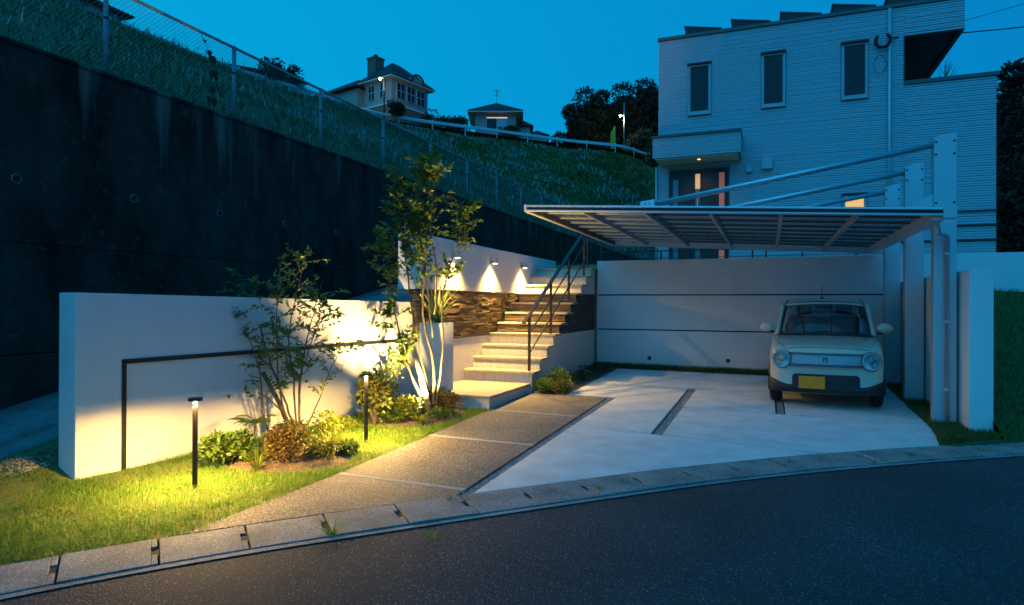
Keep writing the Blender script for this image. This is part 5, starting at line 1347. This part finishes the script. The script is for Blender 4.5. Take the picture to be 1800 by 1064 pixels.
# wall downlights
for i, y in enumerate((9.06, 10.55, 12.08)):
    t = thing('wall_downlight', ['small metal downlight nearest the tall tree on the lamp wall', 'middle small metal downlight on the lamp wall', 'small metal downlight furthest up beside the top steps'][i], 'wall light', (XL, y, 2.175), 0, 'lit downlights on the lamp wall')
    t.scale = (1.25, 1.25, 1.25)
    MB().box(.0, .018, -.035, .035, -.055, .055).build('back_plate', M['alu'], t, bevel=.003)
    MB().tube([(.018, 0, .02), (.035, 0, .02)], .012, 8).build('arm', M['alu'], t)
    MB().lathe([(.038, -.042), (.040, -.040), (.040, .040), (.034, .045)], 20, Matrix.Translation((.078, 0, 0))).build('barrel', M['alu'], t, smooth=False)
    MB().lathe([(.030, -.0455), (.030, -.0425)], 16, Matrix.Translation((.078, 0, 0))).build('lens', M['glow'], t)
    lamp('downlight_lamp', 'SPOT', (XL + .110, y, 2.105), 430, (1, .61, .17), rot=(0, R(4), 0), spot_size=R(124), spot_blend=1.0, shadow_soft_size=.055)
    lamp('downlight_spill', 'SPOT', (XL + .115, y, 2.100), 260, (1, .58, .13), rot=(0, R(-28), 0), spot_size=R(125), spot_blend=1.0, shadow_soft_size=.03)
# spotlight at the foot of the tall tree
sp_ = thing('garden_spotlight', 'small spike spotlight shining up the tall tree and garden wall', 'spotlight', (-3.98, 6.98, lawn_z(-3.98, 6.98)))
MB().tube([(0, 0, -.05), (0, 0, .09)], .008, 8).build('spike', M['black'], sp_)
Mx = Matrix.Translation((0, 0, .12)) @ Matrix.Rotation(R(-8), 4, 'X') @ Matrix.Rotation(R(-24), 4, 'Y')
MB().lathe([(.030, -.04), (.036, .03), (.036, .035)], 16, Mx).build('spot_head', M['black'], sp_); MB().lathe([(.030, .036), (.030, .038)], 14, Mx).build('lens', M['glow'], sp_)
_l = lamp('spot_lamp', 'SPOT', (-3.98, 6.98, lawn_z(-3.98, 6.98) + .175), 900, (1, .64, .20), rot=(R(180 - 8), R(24), 0), spot_size=R(125), spot_blend=.6, shadow_soft_size=.02)
_l.rotation_euler = Vector((-.19, .16, 1)).to_track_quat('-Z', 'Y').to_euler()

# ------------------------------------------------------------------ the car
CARPOS = Vector((.75, 10.16, G(.75, 10.16) + .01)); CRZ = R(-3.2)
off = Matrix.Rotation(CRZ, 4, 'Z') @ Vector((0, -.60, 0))
car = thing('parked_car', 'small cream boxy car with round headlights and yellow plate parked under the carport', 'car', tuple(CARPOS + off), CRZ)
M['paint'] = mat('cream_paint', (.60, .53, .40), .25, coat=.6, spec=.5)
M['carblack'] = mat('bumper_plastic', (.02, .02, .022), .55)
M['chrome'] = mat('chrome', (.75, .77, .80), .12, metal=1.0)
M['reflector'] = mat('lamp_reflector', (.70, .74, .78), .25, metal=.6)
M['satin'] = mat('satin_grille', (.50, .54, .58), .35, metal=.8)
M['plate'] = mat('yellow_plate', (1.0, .27, .0), .5)
M['carglass'] = glassy('car_glass', (.50, .56, .56), .45, rough=.02)
M['seat'] = mat('seat_fabric', (.30, .25, .19), .9)
M['interior'] = mat('car_interior', (.05, .047, .042), .8)
def halfsec(hw, zb, zs, zt):
    return [(0, zb), (hw * .80, zb), (hw * .955, zb + .03), (hw * .99, zb + .14), (hw * 1.0, (zb + zs) / 2 + .04), (hw * .992, zs - .06), (hw * .965, zs), (hw * .90, zs + (zt - zs) * .55), (hw * .55, zt - .008), (0, zt)]
SEC = [(.000, .56, .27, .66, .735), (.006, .635, .235, .70, .775), (.03, .69, .20, .745, .815), (.09, .718, .18, .785, .845), (.24, .728, .17, .82, .872), (.50, .737, .17, .865, .918), (.88, .7375, .17, .905, .958), (1.3, .7375, .17, .935, .968),
       (2.2, .7375, .17, .945, .968), (3.0, .732, .18, .94, .962), (3.28, .705, .20, .92, .945), (3.37, .66, .24, .89, .92), (3.395, .58, .30, .84, .88)]
V = []; F = []; nh = 10
for y, hw, zb, zs, zt in SEC:
    h = halfsec(hw, zb, zs, zt); ring = [(x, z) for x, z in h] + [(-x, z) for x, z in h[-2:0:-1]]
    cvx = .10 if y < .11 else 0
    for x, z in ring: V.append((x, y + (.11 * (abs(x) / .7) ** 3 * max(0, 1 - y / .3)), z))
m = 2 * nh - 2
for i in range(len(SEC) - 1):
    for k in range(m): F.append((i * m + k, (i + 1) * m + k, (i + 1) * m + (k + 1) % m, i * m + (k + 1) % m))
F.append(tuple(range(m))); F.append(tuple(range((len(SEC) - 1) * m + m - 1, (len(SEC) - 1) * m - 1, -1)))
me = bpy.data.meshes.new('body'); me.from_pydata(V, [], F); me.materials.append(M['paint']); me.polygons.foreach_set('use_smooth', [True] * len(F)); me.update()
body = link('body', me, car); ss = body.modifiers.new('sub', 'SUBSURF'); ss.levels = 2; ss.render_levels = 2
def front_y(x, z=.5):      # depth of the finished nose at x
    return .010 + .125 * (abs(x) / .7) ** 3 + max(0, z - .70) * .25
def cb(mb, name, mt, par=None, **kw): return mb.build(name, mt, par or car, **kw)
# lower bumper, wrapped round the nose
V = []; F = []; XS = [(-.742 + 1.484 * k / 28) for k in range(29)]
def bump_y(x):
    return .122 * (abs(x) / .7) ** 3 - .012 + (.0 if abs(x) < .66 else (abs(x) - .66) ** 2 * 12)
for x in XS:
    yb = bump_y(x); e = .02 * (abs(x) / .735) ** 6
    zt = .312 + .10 * max(0, abs(x) - .5) / .24
    for dy, z in ((.30, .185), (.03, .19), (-.002, .225), (-.010, zt - .02), (.008, zt), (.30, zt)): V.append((x, yb + dy, z))
for i in range(28):
    for k in range(6): F.append((6 * i + k, 6 * i + (k + 1) % 6, 6 * i + 6 + (k + 1) % 6, 6 * i + 6 + k))
F += [tuple(range(6)), tuple(range(28 * 6 + 5, 28 * 6 - 1, -1))]
a = MB(); a.add(V, F); bm_ = a.build('bumper', M['carblack'], car, smooth=True); bm_.modifiers.new('s', 'SUBSURF').render_levels = 1
# lower side sills
for s_ in (-1, 1): cb(MB().box(min(s_ * .70, s_ * .742), max(s_ * .70, s_ * .742), .92, 2.75, .17, .29), 'sill_trim', M['carblack'], bevel=.01)
def rrect(x0, x1, z0, z1, r_, n=5):
    out = []
    for cx, cz_, a0 in ((x1 - r_, z0 + r_, -90), (x1 - r_, z1 - r_, 0), (x0 + r_, z1 - r_, 90), (x0 + r_, z0 + r_, 180)):
        for k in range(n + 1): t = R(a0 + 90 * k / n); out.append((cx + r_ * math.cos(t), cz_ + r_ * math.sin(t)))
    return out
def wrap_plate(x0, x1, z0, z1, r_, y0, y1, nx=14):
    """rounded rectangle that follows the curve of the nose: y offsets from it"""
    a = MB(); pl_ = rrect(x0, x1, z0, z1, r_, 4); n = len(pl_)
    # insert points along the long edges
    pts = []
    for i in range(n):
        p, q = pl_[i], pl_[(i + 1) % n]; L_ = math.hypot(q[0] - p[0], q[1] - p[1]); k = max(1, int(L_ / .06))
        for j in range(k): pts.append((p[0] + (q[0] - p[0]) * j / k, p[1] + (q[1] - p[1]) * j / k))
    n = len(pts); zc = (z0 + z1) / 2
    V = [(x, front_y(x) + y0, z) for x, z in pts] + [(x, front_y(x) + y1, z) for x, z in pts] + [(x, front_y(x) + y0, zc) for x, z in pts]
    F = [(i, (i + 1) % n, n + (i + 1) % n, n + i) for i in range(n)]
    # front face as strips to the centre line
    F += [(i, 2 * n + i, 2 * n + (i + 1) % n, (i + 1) % n) for i in range(n)]
    return a.add(V, F)
lo = cb(wrap_plate(-.42, .42, .245, .455, .045, -.022, .10), 'lower_grille', M['carblack'])
a = MB()
for z in (.285, .325, .365, .405): a.add(*(lambda b: (b.v, b.f))(wrap_plate(.02, .35, z - .006, z + .006, .005, -.030, -.01)))
a.build('grille_bars', M['interior'], lo)
np_ = MB(); np_.box(-.335, -.005, -.038, -.026, .265, .432); pn = cb(np_, 'number_plate', M['plate'], bevel=.004)
a = MB(); a.box(-.345, .005, -.034, -.024, .255, .442); cb(a, 'plate_holder', M['carblack'], bevel=.004)
# upper grille: satin band, dark slots with bright ticks, badge
cb(wrap_plate(-.455, .455, .592, .712, .02, -.020, .05), 'grille_band', M['satin'], smooth=False)
for z0, z1 in ((.716, .742), (.562, .588)):
    sl = cb(wrap_plate(-.46, .46, z0, z1, .010, -.012, .05), 'grille_slot', M['carblack'])
    for k in range(7):
        x = -.39 + .13 * k; MB().box(x - .004, x + .004, front_y(x) - .018, front_y(x) - .008, z0 + .003, z1 - .003).build('slot_tick', M['chrome'], sl)
    cb(wrap_plate(-.45, .45, (z0 + z1) / 2 - .003, (z0 + z1) / 2 + .003, .002, -.016, .0), 'slot_bar', M['satin'])
eb = cb(wrap_plate(-.030, .030, .622, .684, .010, -.029, -.01), 'badge', M['carblack'])
a = MB(); a.prism(rrect(-.017, -.006, .640, .676, .004, 2), -.034, -.028, Matrix(((1, 0, 0, 0), (0, 0, 1, front_y(0) + .003), (0, 1, 0, 0), (0, 0, 0, 1))))
a.prism(rrect(.006, .017, .640, .676, .004, 2), -.034, -.028, Matrix(((1, 0, 0, 0), (0, 0, 1, front_y(0) + .003), (0, 1, 0, 0), (0, 0, 0, 1))))
a.prism(rrect(-.020, .020, .630, .646, .006, 2), -.034, -.028, Matrix(((1, 0, 0, 0), (0, 0, 1, front_y(0) + .003), (0, 1, 0, 0), (0, 0, 0, 1))))
a.build('badge_mark', M['satin'], eb)
# headlights
for s_ in (-1, 1):
    x = s_ * .553; Mx = Matrix.Translation((x, front_y(x) - .022, .652)) @ Matrix.Rotation(R(s_ * 17), 4, 'Z') @ Matrix.Rotation(R(90), 4, 'X')
    h = cb(MB().lathe([(.104, -.06), (.122, -.02), (.124, .012), (.118, .024), (.110, .026), (.108, .016), (.07, -.01), (.02, -.02)], 30, Mx), 'headlight', M['reflector'], smooth=True)
    MB().lathe([(.044, -.012), (.046, .006), (.036, .014), (.01, .017)], 20, Mx @ Matrix.Translation((0, .012, 0))).build('bulb_lens', M['satin'], h, smooth=True)
    a = MB(); a.prism(rrect(-.048, .048, -.085, -.045, .014, 3), .0, .012, Mx); a.build('indicator', M['satin'], h)
    a = MB(); a.prism(rrect(-.085, -.055, -.03, .05, .01, 3), .0, .008, Mx); a.prism(rrect(.055, .085, -.05, .03, .01, 3), .0, .008, Mx); a.build('reflector_steps', M['satin'], h)
    MB().lathe([(.108, .020), (.095, .036), (.06, .047), (.01, .052)], 28, Mx).build('lens_cover', M['lampglass'], h, smooth=True)
    MB().lathe([(.127, -.01), (.129, .016), (.124, .020)], 30, Mx, cap=False).build('bezel_gap', M['carblack'], h)
# bonnet seam: thin dark line across the nose and up the sides
sm = [(-.60, .86, .958), (-.625, .60, .915), (-.61, .36, .875), (-.565, .20, .838)]
V_ = [Vector(p) for p in sm] + [Vector((x, front_y(x, .78) + .018, .806 - .03 * (abs(x) / .5) ** 4 * .6)) for x in (-.52, -.35, 0, .35, .52)] + [Vector((-p[0], p[1], p[2])) for p in sm[::-1]]
from mathutils.bvhtree import BVHTree
dg = bpy.context.evaluated_depsgraph_get(); dg.update()
be = body.evaluated_get(dg); bvh = BVHTree.FromPolygons([v.co.copy() for v in be.data.vertices], [tuple(p.vertices) for p in be.data.polygons])
def snap(p, o=.0015):
    q = bvh.find_nearest(Vector(p)); return q[0] + q[1] * o
a = MB(); pp = spline([(p.x, p.y, p.z) for p in V_], 8); a.tube([snap(p) for p in pp], .0035, 5); cb(a, 'bonnet_seam', M['carblack'])
for s_ in (-1, 1):      # doors: seams on the flank and arches
    a = MB(); a.tube([snap(p, .001) for p in [(s_ * .74, 1.05, .93), (s_ * .74, 1.06, .6), (s_ * .74, 1.1, .30), (s_ * .74, 2.0, .30), (s_ * .74, 2.08, .6), (s_ * .74, 2.08, .93)]], .003, 4); cb(a, 'door_seam', M['carblack'])
    a = MB(); a.tube([(s_ * .742, 1.85, .80), (s_ * .765, 1.87, .80), (s_ * .765, 2.0, .80), (s_ * .742, 2.02, .80)], .010, 6); cb(a, 'door_handle', M['paint'], smooth=True)
    for ya in (.60, 3.06):
        a = MB(); a.tube([(s_ * .722, ya + .315 * math.cos(t), .285 + .315 * math.sin(t)) for t in [math.pi * k / 16 for k in range(17)]], .022, 6); cb(a, 'arch_trim', M['carblack'], smooth=True)
        w_ = thing  # wheel as a part
        Mx = Matrix.Translation((s_ * .655, ya, .279)) @ Matrix.Rotation(R(90 * s_), 4, 'Y')
        wl = cb(MB().lathe([(.185, -.078), (.235, -.080), (.268, -.068), (.279, -.045), (.279, .045), (.268, .068), (.235, .080), (.185, .078)], 32, Mx), 'wheel', M['rubber'], smooth=False)
        MB().lathe([(.19, .06), (.185, .074), (.15, .066), (.06, .074), (.055, .085), (.0, .088)], 24, Mx).build('rim', M['satin'], wl, smooth=True)
        MB().lathe([(.262, -.07), (.2795, -.046), (.2815, -.02), (.2815, -.012)], 32, Mx, cap=False).build('tread_rib', M['rubber'], wl)
        # dark well behind the wheel
    pass
cb(MB().box(-.62, .62, .32, .92, .18, .50), 'wheel_well', M['interior'])
# cabin: roof, pillars, glass, interior
ZR = lambda x, y: 1.512 - .10 * ((y - 2.1) / 1.05) ** 2 * (1 if y < 2.1 else .55) - .055 * (abs(x) / .6) ** 3
YF, YR = 1.30, 3.18
def patch(fn, nu, nv):
    a = MB(); a.v = [fn(i / nu, j / nv) for j in range(nv + 1) for i in range(nu + 1)]
    a.f = [(j * (nu + 1) + i, j * (nu + 1) + i + 1, (j + 1) * (nu + 1) + i + 1, (j + 1) * (nu + 1) + i) for j in range(nv) for i in range(nu)]; a.mi = [0] * len(a.f); return a
def roof_edge_y(x): return YF + .07 * (abs(x) / .56) ** 2.2
def roofp(u, v):
    x = -.600 + 1.2 * u; y = roof_edge_y(x) - .03 + (YR - roof_edge_y(x)) * v
    e = max(0, (abs(x) - .52) / .08); return (x, y, ZR(x, y) - .045 * e * e - .02 * max(0, 1 - v * 12))
ro = cb(patch(roofp, 24, 24), 'roof', M['paint'], smooth=True); so = ro.modifiers.new('t', 'SOLIDIFY'); so.thickness = .05; so.offset = -1
for s_ in (-1, 1):
    a = MB(); a.tube([(s_ * .535, y, ZR(.535, y) - .001) for y in [YF + .06 + (YR - YF - .1) * k / 12 for k in range(13)]], .008, 5); cb(a, 'roof_rail_seam', M['carblack'])
# windscreen, strongly curved
def scr(u, v, o=0.0):
    hw = .615 + (.545 - .615) * v; x = -hw + 2 * hw * u; yb = .86 + .10 * (abs(x) / .62) ** 2.2; yt = roof_edge_y(x) + .0
    zb = .962 - .02 * (abs(x) / .6) ** 2; zt = ZR(x, YF + .07) - .035; return (x, yb + (yt - yb) * v - .025 * math.sin(math.pi * v) - o, zb + (zt - zb) * v)
ws = cb(patch(scr, 20, 10), 'windscreen', M['carglass'], smooth=True)
fr_ = MB()
for e in ([scr(0, k / 10, .004) for k in range(11)], [scr(1, k / 10, .004) for k in range(11)]): fr_.tube(e, .016, 6)
fr_.tube([scr(k / 16, 1, .002) for k in range(17)], .020, 6); fr_.tube([scr(k / 16, 0, .004) for k in range(17)], .022, 6)
fr_.build('screen_border', M['carblack'], ws, smooth=True)
for s_ in (-1, 1):
    pts = []
    for k in range(11):
        q = scr(1 if s_ > 0 else 0, k / 10); pts.append((q[0] + s_ * .042, q[1] + .02, q[2]))
    a = MB(); a.tube(pts, [.045, .042, .038, .036, .035, .034, .034, .034, .036, .038, .040], 10); cb(a, 'front_pillar', M['paint'], smooth=True)
    def sidep(u, v, s_=s_):
        y = 1.02 + (3.20 - 1.02) * u; zt = ZR(.58, min(max(y, 1.4), YR)) - .055; yl = y + (.32 * (1 - u) ** 3) * v; return (s_ * (.715 - .115 * v), yl, .93 + (zt - .93) * v)
    cb(patch(sidep, 14, 6), 'side_glass', M['carglass'], smooth=True)
    for u0, u1, nm in ((.46, .50, 'middle_pillar'), (.84, 1.0, 'rear_pillar')):
        a = MB()
        for v in [k / 6 for k in range(7)]:
            p, q = sidep(u0, v), sidep(u1, v); a.v += [(p[0] + s_ * .006, p[1], p[2]), (q[0] + s_ * .006, q[1], q[2]), (q[0] - s_ * .04, q[1], q[2]), (p[0] - s_ * .04, p[1], p[2])]
        for k in range(6):
            for j in range(4): a.f.append((4 * k + j, 4 * k + (j + 1) % 4, 4 * k + 4 + (j + 1) % 4, 4 * k + 4 + j)); a.mi.append(0)
        cb(a, nm, M['paint'] if nm == 'rear_pillar' else M['carblack'])
    a = MB(); a.tube([sidep(k / 14, 1) for k in range(15)], .030, 8); cb(a, 'roof_side', M['paint'], smooth=True)
    # mirrors
    mr_ = cb(MB().box(min(s_ * .68, s_ * .77), max(s_ * .68, s_ * .77), 1.0, 1.05, .965, 1.0), 'mirror', M['carblack'])
    a = MB(); n_ = 10; V = []
    for i in range(n_ + 1):
        ph = math.pi * i / n_
        for k in range(16):
            t = 2 * math.pi * k / 16; V.append((s_ * .805 + .105 * math.sin(ph) * math.cos(t), 1.04 - .050 * math.cos(ph), 1.055 + .078 * math.sin(ph) * math.sin(t)))
    F = [(i * 16 + k, i * 16 + (k + 1) % 16, (i + 1) * 16 + (k + 1) % 16, (i + 1) * 16 + k) for i in range(n_) for k in range(16)]
    a.add(V, F); a.build('mirror_shell', M['paint'], mr_, smooth=True)
tg = cb(patch(lambda u, v: (-.60 + 1.2 * u + (.06 * (1 - 2 * u)) * v, 3.27 - .10 * v, .95 + .47 * v), 8, 5), 'rear_glass', M['carglass'])
cb(MB().box(-.62, .62, 3.20, 3.30, .90, 1.06), 'tailgate_top', M['paint'], bevel=.02)
cb(MB().box(-.66, .66, .95, 3.2, .55, .80), 'cabin_floor', M['interior'])
cb(MB().box(-.66, .66, .93, 1.18, .80, .965), 'dashboard', M['interior'], bevel=.03)
for s_ in (-1, 1):
    st_ = cb(MB().box(s_ * .30 - .22, s_ * .30 + .22, 1.72, 1.86, .80, 1.22), 'seat', M['seat'], bevel=.05)
    MB().box(s_ * .30 - .12, s_ * .30 + .12, 1.75, 1.85, 1.24, 1.40).build('headrest', M['seat'], st_, bevel=.04)
    MB().box(s_ * .30 - .22, s_ * .30 + .22, 1.35, 1.80, .80, .90).build('cushion', M['seat'], st_, bevel=.04)
cb(MB().box(-.52, .52, 2.70, 2.82, .80, 1.18), 'rear_seat', M['seat'], bevel=.05)
a = MB(); a.tube([(-.30 + .165 * math.cos(t), 1.30 - .06 * math.sin(t), .98 + .155 * math.sin(t)) for t in [2 * math.pi * k / 24 for k in range(25)]], .012, 6); a.tube([(-.30, 1.30, .98), (-.30, 1.20, .93)], .03, 8); a.tube([(-.45, 1.30, .98), (-.15, 1.30, .98)], .012, 6)
cb(a, 'steering_wheel', M['seat'], smooth=True)
cb(MB().box(-.12, .12, 1.36, 1.39, 1.335, 1.395), 'rear_view_mirror', M['carblack'], bevel=.01)
wp = MB(); wp.tube([(.05, .84, .962), (-.10, .90, .985), (-.42, .935, .985)], .008, 5); wp.tube([(.10, .84, .962), (.30, .90, .985), (.52, .93, .975)], .007, 5); cb(wp, 'wiper', M['carblack'])
cb(MB().box(-.60, .60, .835, .875, .945, .963), 'cowl_strip', M['carblack'], bevel=.006)
a = MB(); a.lathe([(.030, 1.502), (.022, 1.525), (.010, 1.53)], 12, Matrix.Translation((-.02, 1.5, -.012))); a.tube([(-.02, 1.5, 1.51), (-.02, 1.56, 1.68)], .0055, 6); cb(a, 'aerial', M['carblack'])

car.scale = (.975, 1, 1)
